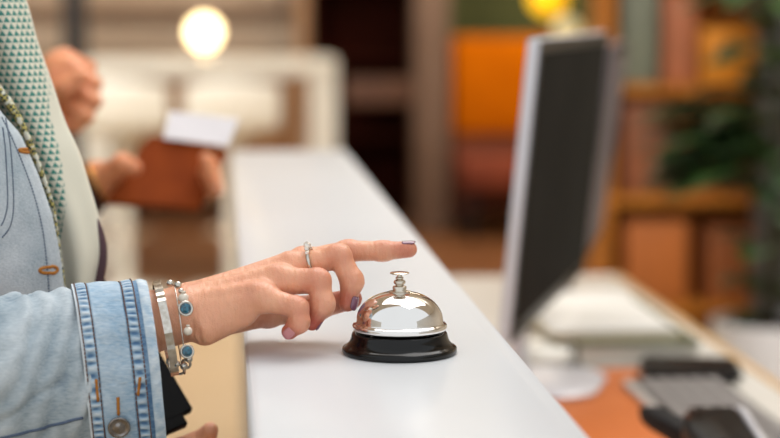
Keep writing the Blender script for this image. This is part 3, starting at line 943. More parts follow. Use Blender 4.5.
# far side links hanging under the wrist
for c_, rr_ in ((P(179, 369, 1.372), .0042), (P(186, 364, 1.372), .0034), (P(172, 362, 1.376), .0036)):
    bm = bmesh.new(); tube(bm, torus_pts(c_, (0.3, 1, 0.3), rr_, 20), .0010, 6, closed=True); obj('link', bm, M['silver'], br)

# ---------------------------------------------------------------- phone in the left hand
bm = bmesh.new(); box(bm, -PL / 2, PL / 2, -PW / 2, PW / 2, -PT / 2, PT / 2)
vert = [e for e in bm.edges if abs((e.verts[0].co - e.verts[1].co).z) > PT * .9]
bmesh.ops.bevel(bm, geom=vert, offset=.010, segments=6, affect='EDGES')
for v in bm.verts: v.co = PP(v.co.x, v.co.y, v.co.z)
phone = obj('mobile_phone', bm, mat('matt_black_glass', (5, 5, 6), .5, rgb2=(7, 7, 8), scale=30, spec=.08), None, auto=40, bevel=.0012)
tag(phone, 'black mobile phone held below the denim cuff', 'phone')
bm = bmesh.new(); box(bm, -PL / 2 + .010, PL / 2 - .010, -PW / 2 + .008, PW / 2 - .008, PT / 2, PT / 2 + .0003)
for v in bm.verts: v.co = PP(v.co.x, v.co.y, v.co.z)
obj('screen', bm, phone.data.materials[0], phone, smooth=False)

# ---------------------------------------------------------------- second person beyond, mostly out of frame
Y2 = 2.25
p2 = thing('person', 'blurred person in a dark top behind the denim jacket holding a brown leather case', 'person', (-.62, Y2 + .12, 0))
def W(px, py, Y=Y2): return tuple(P(px, py, Y))
rh = W(66, 92)
def p2_hands(X):
    # raised fist
    d = d_ell(X, W(60, 85), (.030, .036, .042))
    d = smin(d, chain(X, [W(48, 120), W(20, 175), W(-40, 260)], (.028, .030, .036), .02), .02)
    f = None
    for i, (a_, b_, c_) in enumerate(((W(66, 58, Y2), W(88, 68, Y2 - .02), W(86, 88, Y2 - .025)), (W(70, 66, Y2 - .02), W(94, 84, Y2 - .035), W(88, 102, Y2 - .03)), (W(70, 82, Y2 - .03), W(94, 101, Y2 - .045), W(84, 115, Y2 - .04)), (W(66, 98, Y2 - .03), W(86, 116, Y2 - .05), W(76, 127, Y2 - .045)))):
        e = chain(X, [W(52, 78 + i * 9), a_, b_, c_], (.013, .0105, .0095, .008), .004)
        f = e if f is None else smin(f, e, .0015)
    f = smin(f, chain(X, [W(50, 100, Y2 - .03), W(66, 88, Y2 - .055), W(80, 76, Y2 - .055)], (.014, .011, .009), .004), .0015)
    d = smin(d, f, .008)
    # hand under the case
    e = chain(X, [W(95, 182), W(20, 235), W(-50, 300)], (.024, .028, .034), .01)
    e = smin(e, d_cone(X, W(105, 184), W(160, 190, Y2 + .025), .024, .018), .015)
    g = chain(X, [W(108, 176, Y2 - .02), W(122, 163, Y2 - .040), W(134, 168, Y2 - .038)], (.016, .012, .0095), .004)
    for i in range(4):
        h_ = chain(X, [W(165 - i * 3, 188 + i * 4, Y2 + .02), W(200, 196 - i * 4 , Y2 + .018), W(216 - i * 2, 188 - i * 8, Y2 - .018), W(212 - i * 2, 180 - i * 7, Y2 - .040)], (.0125, .0105, .0095, .008), .004)
        g = np.minimum(g, h_)
    return np.minimum(d, smin(e, g, .006))
lo = np.array(W(-60, 310)); lo = np.array([lo[0] - .05, Y2 - .09, lo[2] - .05]); hi_ = np.array([W(232, 40)[0], Y2 + .09, W(66, 30)[2]])
v1, f1 = nets(p2_hands, lo, hi_, .003)
def p2_body(X):
    c = (-.62, Y2 + .12)
    d = d_ell(X, (c[0], c[1], 1.22), (.11, .19, .24))
    d = smin(d, d_ell(X, (c[0], c[1], .93), (.11, .17, .2)), .06)
    d = smin(d, d_cone(X, (c[0], c[1], 1.36), (c[0] + .02, c[1], 1.52), .058, .052), .04)
    d = smin(d, d_cone(X, (c[0], c[1] - .15, 1.38), (c[0], c[1] + .15, 1.38), .05, .05), .05)
    d = smin(d, d_ell(X, (c[0] + .03, c[1], 1.62), (.095, .078, .12)), .03)
    d = smin(d, d_cone(X, (c[0] + .12, c[1], 1.62), (c[0] + .135, c[1], 1.60), .008, .013), .012)
    for s in (-1, 1):
        d = smin(d, chain(X, [(c[0], c[1] + s * .09, .88), (c[0] + .01, c[1] + s * .1, .48), (c[0] - .01, c[1] + s * .1, .09)], (.09, .056, .038), .03), .04)
        d = smin(d, d_cone(X, (c[0] - .02, c[1] + s * .1, .045), (c[0] + .14, c[1] + s * .11, .028), .04, .026), .03)
    d = smin(d, chain(X, [(c[0], c[1] - .19, 1.35), (c[0] - .0, c[1] - .2, 1.07), W(-50, 300)], (.052, .042, .034), .02), .03)
    d = smin(d, chain(X, [(c[0], c[1] + .19, 1.35), (c[0] + .02, c[1] + .1, 1.07), W(-40, 260)], (.052, .042, .036), .02), .03)
    return d
v2, f2 = nets(p2_body, (-.82, 2.0, 0), (-.32, 2.66, 1.78), .010)
me = np_mesh('body', [(v1, f1), (v2, f2)])
p2b = link_mesh('body', me, M['skin2'], p2)
def p2_top(X):
    c = (-.62, Y2 + .12)
    d = d_ell(X, (c[0], c[1], 1.22), (.125, .205, .25))
    d = smin(d, d_ell(X, (c[0], c[1], .93), (.125, .185, .2)), .06)
    d = smin(d, d_cone(X, (c[0], c[1] - .15, 1.38), (c[0], c[1] + .15, 1.38), .062, .062), .05)
    d = smin(d, chain(X, [(c[0], c[1] - .19, 1.35), (c[0] - .0, c[1] - .2, 1.07), W(-50, 300), W(82, 192)], (.066, .056, .048, .034), .02), .03)
    d = smin(d, chain(X, [(c[0], c[1] + .19, 1.35), (c[0] + .02, c[1] + .1, 1.07), W(-40, 260), W(5, 195)], (.066, .056, .048, .040), .02), .03)
    return d
v_, f_ = nets(p2_top, (-.84, 1.98, .70), (-.10, 2.68, 1.46), .007)
o = link_mesh('sweater', np_mesh('sweater', [(v_, f_)]), mat('maroon_knit', (64, 28, 26), .9, rgb2=(48, 20, 20), scale=60), p2)
bm = bmesh.new(); tube(bm, torus_pts(W(98, 183), Vector(W(120, 176)) - Vector(W(80, 196)), .027, 40), .003, 8, closed=True)
o = obj('bracelet', bm, mat('gold', (214, 160, 90), .25, 1.0, rgb2=(200, 146, 80), scale=100), p2)
bm = bmesh.new(); ball(bm, W(87, 88, Y2 - .034), .0075, 2); o = obj('ring_stone', bm, mat('dark_blue_stone', (34, 30, 62), .15, rgb2=(24, 22, 48), scale=80), p2)
def p2_hair(X):
    c = (-.62, Y2 + .12)
    return np.maximum(d_ell(X, (c[0] + .01, c[1], 1.645), (.105, .09, .12)), -d_ell(X, (c[0] + .11, c[1], 1.60), (.08, .08, .095)))
v_, f_ = nets(p2_hair, (-.80, 2.20, 1.46), (-.44, 2.54, 1.80), .008)
link_mesh('hair', np_mesh('hair', [(v_, f_)]), mat('black_hair', (34, 26, 22), .5, rgb2=(24, 18, 15), scale=40), p2)
def p2_tr(X):
    c = (-.62, Y2 + .12); d = d_ell(X, (c[0], c[1], .86), (.125, .18, .12))
    for s in (-1, 1):
        d = smin(d, chain(X, [(c[0], c[1] + s * .09, .86), (c[0] + .01, c[1] + s * .1, .48), (c[0] - .01, c[1] + s * .1, .10)], (.10, .070, .06), .03), .04)
    return d
v_, f_ = nets(p2_tr, (-.80, 2.10, .02), (-.44, 2.64, 1.0), .010)
link_mesh('trousers', np_mesh('trousers', [(v_, f_)]), mat('charcoal_trousers', (48, 46, 48), .9, rgb2=(56, 54, 56), scale=40), p2)

def slab_from_px(bm, corners, Ys, th, nrm=None):
    q = [P(x, y, Y) for (x, y), Y in zip(corners, Ys)]
    n = (q[1] - q[0]).cross(q[3] - q[0]).normalized()
    if n.dot(CAM - q[0]) < 0: n = -n
    a = [bm.verts.new(p) for p in q]; b_ = [bm.verts.new(p - n * th) for p in q]
    bm.faces.new(a); bm.faces.new(b_[::-1])
    for i in range(4):
        j = (i + 1) % 4; bm.faces.new((a[i], a[j], b_[j], b_[i]))
    return n
bm = bmesh.new(); slab_from_px(bm, [(151, 134), (230, 150), (200, 210), (104, 202)], [Y2 + .01, Y2 + .02, Y2 - .03, Y2 - .04], .012)
bmesh.ops.bevel(bm, geom=bm.edges[:], offset=.003, segments=2, affect='EDGES')
o = obj('leather_case', bm, mat('brown_leather', (138, 62, 20), .7, rgb2=(120, 50, 14), scale=30, bump=.2, spec=0.1), None, auto=40)
tag(o, 'brown leather document case held in the hand of the blurred person behind', 'case')
bm = bmesh.new(); slab_from_px(bm, [(170, 111), (239, 119), (228, 146), (163, 138)], [Y2 + .028, Y2 + .036, Y2 + .014, Y2 + .004], .001)
o = obj('paper_sheet', bm, mat('white_paper', (216, 213, 216), .7, rgb2=(212, 209, 212), scale=10), None, smooth=False)
tag(o, 'white paper sheet sticking out above the brown leather case', 'paper')

# ---------------------------------------------------------------- desk behind the ledge
dx1 = 0.75; dfar = PZ(540, 275, DESK).y
t = thing('reception_desk', 'long white work desk behind the narrow white counter, monitor and papers on it', 'desk', (.48, 2.4, 0))
boxobj('desktop', (XR - .010, dx1, .9, dfar, DESK - .03, DESK - .0006), mat('white_desktop', (216, 212, 204), .35, rgb2=(211, 206, 197), scale=5), t, bevel=.003)
for yy in (1.0, dfar - .06): boxobj('leg_panel', (XR + .02, dx1 - .02, yy, yy + .04, 0, DESK - .03), M['panel_white'], t)
o = boxobj('desk_edge', (dx1 - .002, dx1 + .012, .9, dfar, DESK - .032, DESK + .001), mat('beech_edge', (206, 170, 122), .4, rgb2=(196, 158, 108), scale=20), t)
# tan leather desk mat
a, b_ = PZ(560, 438, DESK), PZ(560, 371, DESK)
bm = bmesh.new(); rounded_slab(bm, .30, PZ(742, 420, DESK).x + .03, 1.75, PZ(600, 370, DESK).y, DESK, DESK + .003, .01)
o = obj('desk_mat', bm, mat('tan_leather', (206, 116, 56), .5, rgb2=(190, 100, 44), scale=7, stretch=(1, 4, 1), bump=.1), None, auto=40)
tag(o, 'orange-tan leather desk mat under the keyboard', 'desk mat')

# monitor: silver rim, dark screen, seen almost edge on
def monitor(name, label, corner_b, corner_t, Yn, Yf, xfar_px, m_front, m_case, th, group=None, foot_lift=0.0):
    nb = P(*corner_b, Yn); nt_ = P(*corner_t, Yn); fb = P(xfar_px, 272, Yf)
    wv = fb - nb; wv.z = 0; wlen = wv.length; wv.normalize()
    upv = (nt_ - nb); H = upv.length; upv.normalize(); upv = (upv - wv * upv.dot(wv)).normalized()
    n = wv.cross(upv).normalized()
    if n.x < 0: n = -n                      # screen side
    base = Vector((nb.x, nb.y, 0)) + wv * (wlen / 2)
    root = thing(name, label, 'monitor', Vector((base.x, base.y, DESK)))
    Mx = Matrix.Identity(4)
    for i, c in enumerate((wv, upv, n)):
        for r_ in range(3): Mx[r_][i] = c[r_]
    Mx.translation = nb
    bm = bmesh.new(); box(bm, 0, wlen, 0, H, -th, -.0012)
    bmesh.ops.bevel(bm, geom=bm.edges[:], offset=.002, segments=2, affect='EDGES')
    for v in bm.verts:
        v.co = Mx @ v.co
    obj('casing', bm, m_case, root, auto=40)
    bm = bmesh.new(); box(bm, .001, wlen - .001, .001, H - .001, -.0012, .0)
    for v in bm.verts: v.co = Mx @ v.co
    obj('bezel', bm, M['black'], root, smooth=False)
    bm = bmesh.new(); box(bm, .016, wlen - .016, .02, H - .016, .0, .0008)
    for v in bm.verts: v.co = Mx @ v.co
    obj('screen', bm, m_front, root, smooth=False)
    # stand: neck behind and foot on the desk
    bm = bmesh.new(); c0 = nb + wv * (wlen / 2 - .05) - n * (th + .02)
    foot = Vector((c0.x, c0.y, DESK + foot_lift))
    box(bm, -.04, .04, -.006, .006, .008, nb.z - DESK + .12)
    R_ = Matrix.Rotation(math.atan2(wv.y, wv.x), 4, 'Z')
    for v in bm.verts: v.co = foot + R_.to_3x3() @ v.co
    obj('stand_neck', bm, m_case, root, smooth=False)
    bm = bmesh.new()
    rounded_slab(bm, -.10, .10, -.075, .075, 0, .008, .06)
    for v in bm.verts: v.co = foot + n.to_2d().to_3d() * .04 + R_.to_3x3() @ v.co
    obj('stand_foot', bm, m_case, root, auto=40)
    return root
monitor('monitor', 'large flat monitor with silver rim and dark screen at the counter edge, nearer of two', (510, 345), (543, 40), 2.19, 2.79, 584, M['screen'], M['alu'], .0165, foot_lift=.0032)
monitor('monitor', 'grey monitor partly hidden behind the dark screen, farther of two', (581, 268), (613, 48), 2.95, 3.42, 601, M['screen_grey'], M['screen_grey'], .02)

def stack_paper(x0px, x1px, ynear, yfar, h, m, name, label, cat, rz=0):
    a = PZ(x0px, ynear, DESK); b_ = PZ(x1px, ynear, DESK); c = PZ(x1px, yfar, DESK)
    bm = bmesh.new(); k = max(1, int(h / .006)); 
    for i in range(k):
        j = random.uniform(-.006, .006)
        box(bm, a.x + j, b_.x + j, a.y + j, c.y + j, DESK + h * i / k, DESK + h * (i + .86) / k)
    o = obj(name, bm, m, None, smooth=False); tag(o, label, cat); return o
# stack: glass-topped tray of papers
px0, px1 = 580, 700
a, b_, c = PZ(px0, 366, DESK), PZ(px1, 366, DESK), PZ(px1, 345, DESK)
hh = .034
bm = bmesh.new(); box(bm, a.x, b_.x, a.y, a.y + .42, DESK + .001, DESK + hh - .006)
o = obj('storage_tray', bm, mat('grey_tray', (206, 202, 192), .3, rgb2=(198, 194, 184), scale=6), None, smooth=False)
tag(o, 'pale grey document tray at the middle of the desk under the papers', 'tray')
bm = bmesh.new(); box(bm, -.004 + a.x, b_.x + .004, a.y - .004, a.y + .424, DESK + hh - .006, DESK + hh - .001)
obj('lid', bm, mat('green_glass_edge', (112, 116, 92), .15, rgb2=(96, 100, 78), scale=6), o, smooth=False)
for i in range(5):
    j = [0, .012, -.008, .006, -.004][i]
    bm = bmesh.new(); box(bm, a.x - .035 + j, b_.x - .03 + j, a.y + .015 + abs(j), a.y + .40 + j, DESK + hh + i * .0030, DESK + hh + i * .0030 + .0026)
    s = obj('document_folder', bm, mat('cream_folder', (220, 210, 184) if i < 3 else (219, 217, 211), .6, rgb2=(214, 202, 172) if i < 3 else (215, 212, 206), scale=9), None, smooth=False)
    tag(s, ['lowest cream folder of the pile on the grey tray', 'second cream folder from the bottom of the pile', 'middle cream folder of the desk pile', 'white folder just under the top of the desk pile', 'topmost white folder of the pile on the desk'][i], 'folder', 'folders piled on the tray')
# white dome put in for the bright highlight near the foot
c = PZ(545, 358, DESK)
bm = bmesh.new(); lathe(bm, [(0, 0), (.038, 0), (.046, .004), (.048, .012), (.043, .020), (.030, .026), (.012, .029), (0, .0295)], (0, 0, 0), 40)
for v in bm.verts: v.co = Vector((v.co.x * 1.15 + c.x, v.co.y * 1.5 + c.y, v.co.z + DESK + .001))
o = obj('highlight_dome', bm, mat('glossy_white', (226, 224, 216), .15, rgb2=(222, 220, 212), scale=8), None)
tag(o, 'white glossy dome standing in for a highlight beside the desk mat', 'mouse')

# keyboard
kx0, kx1 = PZ(648, 405, DESK).x, PZ(742, 405, DESK).x
ky0, ky1 = 2.02, 2.42
zk = DESK + .003
kb = thing('keyboard', 'light grey keyboard with dark gaps lying on the leather mat', 'keyboard', ((kx0 + kx1) / 2, (ky0 + ky1) / 2, zk))
boxobj('casing', (kx0, kx1, ky0, ky1, zk, zk + .012), mat('keyboard_case', (46, 43, 42), .4, rgb2=(40, 38, 36), scale=20), kb, bevel=.002)
boxobj('palm_edge', (kx0 - .012, kx0 + .002, ky0, ky1, zk, zk + .010), mat('pale_grey_plastic', (190, 184, 178), .4, rgb2=(196, 190, 184), scale=20), kb, bevel=.002)
km = mat('grey_keycap', (150, 144, 140), .7, rgb2=(172, 166, 162), scale=20)
keyp = None
for i in range(5):
    for j in range(18):
        if keyp is None:
            bm = bmesh.new(); box(bm, -.0080, .0080, -.0075, .0075, 0, .0035)
            bmesh.ops.bevel(bm, geom=bm.edges[:], offset=.0015, segments=2, affect='EDGES')
            keyp = obj('key', bm, km, kb, auto=40); k_ = keyp
        else:
            k_ = keyp.copy(); COL.objects.link(k_)
        k_.location = (kx0 + .014 + i * .0225, ky0 + .016 + j * .0210, zk + .012)
        k_.parent = kb; k_.matrix_parent_inverse = world_of(kb).inverted()
# black case beyond the keyboard
a = PZ(640, 390, DESK)
bm = bmesh.new(); box(bm, -.018, .120, .018, .125, 0, .016)
bmesh.ops.bevel(bm, geom=bm.edges[:], offset=.006, segments=3, affect='EDGES')
R_ = Matrix.Rotation(-.18, 3, 'Z')
for v in bm.verts: v.co = Vector((PZ(655, 385, DESK).x, 2.435, DESK + .0035)) + R_ @ v.co
o = obj('pouch', bm, M['black'], None, auto=40); tag(o, 'small black zip pouch lying beyond the keyboard', 'pouch')

# desk phone in the lower right corner
hz = .885
tp = thing('desk_telephone', 'black desk telephone in the right foreground with its handset resting on it', 'telephone', (P(725, 470, 1.85).x, 1.85, DESK))
def prism(bm, pts, z0, z1): pass
c0 = P(700, 440, 1.86)
bm = bmesh.new()
bx0 = P(694, 430, 1.88).x; 
prof = [(1.62, DESK + .003), (1.62, DESK + .035), (1.90, hz - .005), (1.93, hz - .012), (1.93, DESK + .003)]
rings = [[Vector((x, y, z)) for y, z in prof] for x in (bx0, bx0 + .055)]
loft(bm, rings)
bmesh.ops.bevel(bm, geom=bm.edges[:], offset=.006, segments=3, affect='EDGES')
obj('body', bm, M['black'], tp, auto=40)
# handset along the left side, ear end uppermost
def capsule_box(bm, a, b, w0, w1, h0, h1, n=16):
    a, b = Vector(a), Vector(b); d = (b - a).normalized(); s = d.cross(Vector((0, 0, 1))).normalized(); u = s.cross(d)
    rings = []
    for i in range(n + 1):
        t_ = i / n; w_ = w0 + (w1 - w0) * t_; h_ = h0 + (h1 - h0) * t_; e = 1 - abs(2 * t_ - 1) ** 8 * .5
        ring = []
        for k in range(24):
            an = 2 * PI * k / 24; cx = math.copysign(abs(math.cos(an)) ** .45, math.cos(an)); sy = math.copysign(abs(math.sin(an)) ** .45, math.sin(an))
            ring.append(a.lerp(b, t_) + s * (cx * w_ * e) + u * (sy * h_ * e))
        rings.append(ring)
    loft(bm, rings)
hA = P(655, 412, 1.93); hB = P(712, 447, 1.80)
bm = bmesh.new(); capsule_box(bm, P(644, 411, 1.95), P(735, 462, 1.80), .013, .016, .011, .013)
obj('handset', bm, M['soft_black'], tp, auto=50)
bm = bmesh.new(); capsule_box(bm, P(716, 424, 1.84) + Vector((-.022, .012, -.002)), P(716, 432, 1.80) + Vector((.01, -.06, -.03)), .018, .02, .012, .012)
obj('earpiece', bm, M['black'], tp, auto=50)
bm = bmesh.new(); tube(bm, [Vector((bx0 + .056, 1.925, hz - .012)), Vector((bx0 + .056, 1.89, hz - .009)), Vector((bx0 + .056, 1.76, hz - .037)), Vector((bx0 + .056, 1.64, DESK + .036))], [.003, .0042, .0042, .004], 12)
obj('trim', bm, M['alu'], tp)

# ---------------------------------------------------------------- background, left half: bar table, stools, lamp
M['bw'] = mat('white_lacquer', (226, 222, 210), .35, rgb2=(220, 216, 203), scale=3)
TY = 9.0
tx0, tx1 = P(82, 60, TY).x, P(337, 60, TY).x
ttop = P(200, 60, TY).z
t = thing('bar_table', 'tall white bar table with thick top and panel legs beyond the counter', 'table', ((tx0 + tx1) / 2, TY + .3, 0))
boxobj('tabletop', (tx0, tx1, TY, TY + .65, ttop - .075, ttop), M['bw'], t, bevel=.006)
lw_ = P(337, 100, TY).x - P(311, 100, TY).x
for x in (tx0, tx1 - lw_): boxobj('leg', (x, x + lw_, TY + .02, TY + .63, 0, ttop - .075), M['bw'], t)
def stool(px, Y, label):
    r = thing('bar_stool', label, 'stool', (P(px, 100, Y).x, Y, 0), 0, 'white stools at the bar table')
    c = r.location
    bm = bmesh.new(); rings = []
    n = 28                                     # curved shell back + seat
    prof = [(-.20, .75), (-.19, .735), (.10, .73), (.17, .76), (.20, .83), (.215, .93), (.22, .98)]
    for (yy, zz) in prof:
        ring = []
        for k in range(n + 1):
            s = -1 + 2 * k / n
            curve = .05 * s * s * (1 if zz < .78 else 1)
            ring.append(Vector((c.x + s * .21, c.y - yy + curve * (1 if zz > .8 else .2), zz + .04 * s * s * (1 if zz < .8 else -.6))))
        rings.append(ring)
    loft(bm, rings, closed=False)
    o = obj('seat_shell', bm, M['bw'], r); md = o.modifiers.new('t', 'SOLIDIFY'); md.thickness = .03
    bm = bmesh.new(); lathe(bm, [(0, .02), (.22, .02), (.22, .03), (.05, .05), (.035, .10), (.035, .70), (.08, .735), (0, .736)], (c.x, c.y, 0), 32)
    obj('pedestal', bm, M['bw'], r)
    bm = bmesh.new(); lathe(bm, [(0, .0), (.22, .0), (.22, .02), (0, .02)], (c.x, c.y, 0), 32); obj('foot_plate', bm, M['brushed'], r)
    bm = bmesh.new(); tube(bm, [Vector((c.x + .13 * math.cos(a), c.y - .05 + .13 * math.sin(a), .30)) for a in [2 * PI * k / 24 for k in range(24)]], .010, 8, closed=True); obj('footrest', bm, M['brushed'], r)
stool(122, 8.25, 'white shell bar stool behind the raised hand, left of two')
stool(232, 8.25, 'white shell bar stool nearest the glossy counter end, right of two')
# glowing globe lamp on the table
lc = P(204, 32, TY + .2)
t = thing('table_lamp', 'round glowing globe lamp standing on the white bar table', 'lamp', (lc.x, lc.y, ttop))
bm = bmesh.new(); ball(bm, lc, .078, 4); obj('globe', bm, mat('lit_globe', (255, 238, 200), .4, emit=(255, 226, 170), es=7), t)
bm = bmesh.new(); lathe(bm, [(0, 0), (.06, 0), (.06, .012), (.010, .02), (.010, lc.z - ttop - .085), (0, lc.z - ttop - .085)], (lc.x, lc.y, ttop), 32); obj('base', bm, M['brushed'], t)
bm = bmesh.new()
# tan panel behind the table, pale cabinet above
xa, xb = P(-60, 60, 11.6).x, P(308, 60, 11.6).x
t = thing('sideboard', 'long tan wooden sideboard on the back wall behind the bar table', 'sideboard', ((xa + xb) / 2, 11.7, 0))
zt = P(200, 72, 11.6).z
boxobj('body', (xa, xb, 11.6, 11.98, .08, zt - .03), mat('tan_wood', (160, 112, 66), .5, rgb2=(146, 100, 58), scale=3, stretch=(1, 1, 6)), t)
boxobj('worktop', (xa, xb, 11.55, 11.98, zt - .03, zt), M['bw'], t)
boxobj('plinth', (xa, xb, 11.65, 11.98, 0, .08), M['soft_black'], t)
nd = 5
for i in range(nd):
    u0 = xa + (xb - xa) * i / nd + .01; u1 = xa + (xb - xa) * (i + 1) / nd - .01
    d_ = boxobj('door', (u0, u1, 11.58, 11.60, .10, zt - .05), mat('tan_wood_door', (166, 118, 72), .5, rgb2=(150, 104, 60), scale=3, stretch=(1, 1, 6)), t)
    boxobj('handle', (u1 - .04, u1 - .03, 11.56, 11.58, .5, .7), M['brushed'], d_)
def shelf_unit(x0, x1, y0, y1, z0, z1, rows, m, name, label):
    r = thing(name, label, 'shelf', ((x0 + x1) / 2, (y0 + y1) / 2, z0))
    th = .03
    for x in (x0, x1 - th): boxobj('side_panel', (x, x + th, y0, y1, z0, z1), m, r)
    boxobj('back_panel', (x0 + th, x1 - th, y1 - .02, y1, z0, z1), m, r)
    for i in range(rows + 1):
        z = z0 + (z1 - z0 - th) * i / rows
        boxobj('shelf', (x0 + th, x1 - th, y0, y1 - .02, z, z + th), m, r)
    return r
# pale wall ledge and post seen at the top left
ya = 11.7
t = boxobj('wall_ledge', (P(0, 5, ya).x, P(300, 5, ya).x, ya, ya + .28, P(200, 52, ya).z - .035, P(200, 52, ya).z), mat('brown_ledge', (150, 122, 98), .6, rgb2=(140, 112, 90), scale=5))
tag(t, 'long brown wall ledge above the sideboard behind the globe lamp', 'ledge')
t = boxobj('wall_ledge', (P(0, 5, ya).x, P(300, 5, ya).x, ya, ya + .28, P(200, 4, ya).z - .045, P(200, 4, ya).z), mat('brown_ledge_top', (150, 118, 92), .6, rgb2=(140, 110, 86), scale=5))
tag(t, 'upper brown wall ledge along the top edge of the photo', 'ledge')
bm = bmesh.new(); box(bm, P(296, 5, 11.4).x, P(309, 5, 11.4).x, 11.4, 11.55, 0, 3.0); o = struct('trim_1', bm, mat('light_wood_trim', (196, 150, 108), .6, rgb2=(186, 140, 98), scale=4, stretch=(3, 3, .5)))
bm = bmesh.new(); box(bm, P(62, 5, 10.2).x, P(85, 5, 10.2).x, 10.2, 10.35, 0, 3.0); o = struct('trim_2', bm, mat('black_post', (26, 22, 20), .6, rgb2=(32, 27, 24), scale=4))

# dark bookcase in the centre
x0, x1 = P(311, 60, 11.3).x, P(417, 60, 11.3).x
du = mat('dark_brown_wood', (50, 16, 7), .8, rgb2=(36, 11, 4), scale=4, stretch=(1, 1, 5), spec=0.05)
shelf_unit(x0, x1, 11.3, 11.7, 0, 2.4, 5, du, 'bookcase', 'tall dark brown bookcase against the back wall beyond the counter end')
zz = P(350, 104, 11.3).z; z2 = P(350, 78, 11.3).z
t = boxobj('storage_box', (P(345, 90, 11.28).x, P(412, 90, 11.28).x, 11.20, 11.29, zz, z2), mat('taupe_box', (112, 76, 56), .6, rgb2=(100, 66, 48), scale=6), bevel=.01)
tag(t, 'wide taupe panel box on the dark bookcase', 'box')

# orange partition and green wall in the middle right
oy = 10.6
o0, o1 = P(452, 80, oy).x, P(640, 80, oy).x
zt_, zb_ = P(500, 37, oy).z, P(500, 136, oy).z
t = thing('sofa', 'orange high-backed sofa seen blurred to the left of the monitor', 'sofa', ((o0 + o1) / 2, oy + .2, 0))
om = mat('orange_fabric', (192, 100, 1), .9, rgb2=(178, 90, 1), scale=4, bump=.2, spec=0.05)
boxobj('backrest', (o0, o1, oy, oy + .18, zb_, zt_), om, t, bevel=.04)
boxobj('seat', (o0, o1, oy - .5, oy, .28, .46), mat('rust_fabric', (128, 54, 22), .8, rgb2=(112, 44, 16), scale=4), t, bevel=.03)
boxobj('frame', (o0, o1, oy, oy + .16, .10, zb_), mat('rust_back', (104, 50, 24), .8, rgb2=(90, 42, 20), scale=4), t)
for x in (o0 + .04, o1 - .08):
    for y in (oy - .46, oy + .1): boxobj('leg', (x, x + .04, y, y + .04, 0, .29), M['soft_black'], t)
gm = mat('olive_wall', (74, 78, 34), .8, rgb2=(62, 68, 28), scale=3)
sbox('wall_back_olive', (P(449, 5, 11.4).x, P(640, 5, 11.4).x, 11.4, 11.5, P(500, 140, 11.4).z, 3.0), gm)

def pendant(name, px, py, Y, r, m, label, cat='lamp', es=None):
    c = P(px, py, Y)
    root = thing(name, label, cat, c)
    bm = bmesh.new(); ball(bm, c, r, 3); obj('shade', bm, m, root)
    bm = bmesh.new(); tube(bm, [c + Vector((0, 0, r * .9)), Vector((c.x, c.y, 3.0))], .004, 6); obj('cord', bm, M['soft_black'], root)
    return root
pendant('pendant_lamp', 549, -4, 7.5, .085, mat('yellow_glow', (240, 200, 20), .5, emit=(255, 188, 10), es=1.1), 'yellow glowing pendant lamp at the top edge above the monitor')
gl = mat('glass_globe_added_glow', (206, 194, 150), .25, rgb2=(196, 182, 138), scale=8, emit=(255, 236, 170), es=.35)  # faint glow added to the unlit glass so the globes show brighter
pendant('glass_pendant', 567, 30, 6.0, .048, gl, 'pale glass globe pendant just above the monitor, left of a pair')
pendant('glass_pendant', 599, 35, 6.0, .044, gl, 'pale glass globe pendant just above the monitor, right of a pair')

# ---------------------------------------------------------------- wooden shelving on the right
sy = 5.6
sx0, sx1 = P(606, 60, sy).x, P(800, 60, sy).x
wm = mat('orange_wood', (192, 122, 44), .6, rgb2=(150, 88, 28), scale=3.5, stretch=(5, 1, .6), spec=0.2)
zA = 0; 
rows = 6
sh = shelf_unit(sx0, sx1, sy, sy + .26, 0, 2.1, rows, wm, 'open_shelf', 'tall orange-brown wooden shelf unit at the right behind the plant')
cols = [((176, 120, 70), 'box'), ((150, 66, 30), 'box'), ((196, 120, 30), 'box'), ((92, 108, 96), 'jar'), ((170, 110, 90), 'box'), ((120, 58, 24), 'box'), ((104, 60, 34), 'jar'), ((190, 104, 40), 'box')]
zs_ = [(2.1 - .03) * i / rows + .03 for i in range(rows)]
items = [(3, .02, .11, .29, (118, 122, 104), 'tall grey-green'), (3, .15, .10, .28, (178, 104, 66), 'tall terracotta'), (3, .27, .20, .17, (232, 146, 24), 'amber'),
         (2, .03, .14, .28, (150, 86, 50), 'light rust'), (2, .20, .12, .22, (172, 98, 40), 'russet'), (2, .36, .16, .24, (112, 62, 28), 'chocolate brown'),
         (1, .04, .20, .26, (186, 104, 40), 'burnt orange'), (1, .30, .20, .24, (156, 86, 36), 'tobacco brown'),
         (4, .05, .18, .24, (168, 98, 60), 'clay'), (4, .30, .2, .22, (200, 116, 44), 'light orange')]
for r_, u, w_, h_, c_, nm in items:
    z0 = zs_[r_]
    o = boxobj('storage_box', (sx0 + .035 + u, sx0 + .035 + u + w_, sy + .02, sy + .24, z0, z0 + h_), mat('card_' + nm.replace(' ', '_').replace('-', '_'), c_, .6, rgb2=tuple(int(k * .88) for k in c_), scale=6), bevel=.006)
    tag(o, nm + ' box on the %s shelf of the wooden unit' % ['lowest', 'second', 'third', 'fourth', 'fifth'][r_], 'box', 'boxes on the wooden shelves')
bm = bmesh.new(); box(bm, P(766, 5, 5.2).x, P(766, 5, 5.2).x + .18, 5.2, 5.3, 0, 3.0); struct('trim_3', bm, mat('slate_post', (52, 52, 50), .6, rgb2=(60, 60, 58), scale=4))

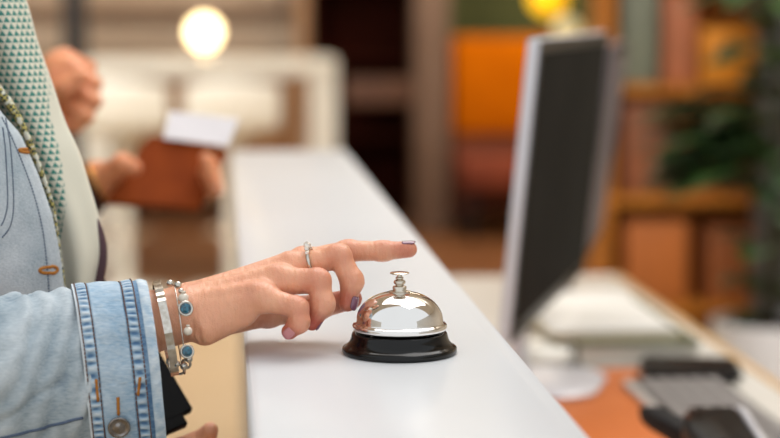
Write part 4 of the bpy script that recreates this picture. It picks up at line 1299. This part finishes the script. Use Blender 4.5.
# plant in a white planter
py_ = 4.0
pcx = P(770, 330, py_).x
prz = P(750, 320, py_).z
t = thing('potted_plant', 'dark green leafy plant in a big white planter right of the desk', 'plant', (pcx, py_, 0))
pr = pcx - P(713, 330, py_).x
bm = bmesh.new(); lathe(bm, [(0, 0), (pr * .72, 0), (pr * .78, .02), (pr, prz - .01), (pr * 1.01, prz), (pr * .94, prz), (pr * .92, prz - .03), (0, prz - .03)], (pcx, py_, 0), 48)
obj('planter', bm, mat('white_ceramic', (236, 237, 242), .35, rgb2=(231, 232, 238), scale=4), t, auto=40)
bm = bmesh.new(); lathe(bm, [(0, prz - .028), (pr * .92, prz - .028), (pr * .6, prz - .015), (0, prz - .01)], (pcx, py_, 0), 24); obj('soil', bm, mat('dark_soil', (40, 28, 20), .9, rgb2=(54, 38, 26), scale=60), t)
rnd = random.Random(11)
gms = mat('dark_leaf', (30, 58, 20), .45, rgb2=(44, 74, 24), scale=8)
def leaf(bm, base, tip, wd, droop):
    base, tip = Vector(base), Vector(tip); d = tip - base; s = d.cross(Vector((0, 0, 1))).normalized(); u = s.cross(d).normalized()
    rows_ = []
    for i in range(9):
        t_ = i / 8; w_ = wd * math.sin(PI * (t_ * .92 + .06)) ** .8
        c = base + d * t_ + Vector((0, 0, -droop * t_ * t_))
        rows_.append([c - s * w_ + u * w_ * .25, c, c + s * w_ + u * w_ * .25])
    loft(bm, rows_, closed=False)
nleaf = 0
for i in range(96):
    z = prz + rnd.uniform(.05, .80)
    a = rnd.uniform(0, 2 * PI); L0 = rnd.uniform(.06, .12) if z < prz + .42 else rnd.uniform(.14, .26)
    if i % 2 == 0: a = rnd.uniform(PI * .75, PI * 1.25)
    zt0 = P(700, 140, py_).z
    if i % 2 == 0: z = zt0 + rnd.uniform(-.07, .09); L0 = rnd.uniform(.18, .30)
    b0 = Vector((pcx + .03 * math.cos(a), py_ + .03 * math.sin(a), z - .05))
    tp_ = b0 + Vector((L0 * math.cos(a), L0 * math.sin(a), rnd.uniform(0, .10)))
    bm = bmesh.new(); leaf(bm, b0, tp_, rnd.uniform(.030, .050), .06)
    o = obj('leaf', bm, gms, t); md = o.modifiers.new('t', 'SOLIDIFY'); md.thickness = .0012
bm = bmesh.new()
tube(bm, [Vector((pcx, py_, prz - .03)), Vector((pcx + .01, py_, prz + .4)), Vector((pcx - .005, py_, prz + .82))], [.016, .012, .006], 10)
obj('stem', bm, mat('plant_stem', (64, 62, 34), .7, rgb2=(54, 50, 28), scale=20), t)
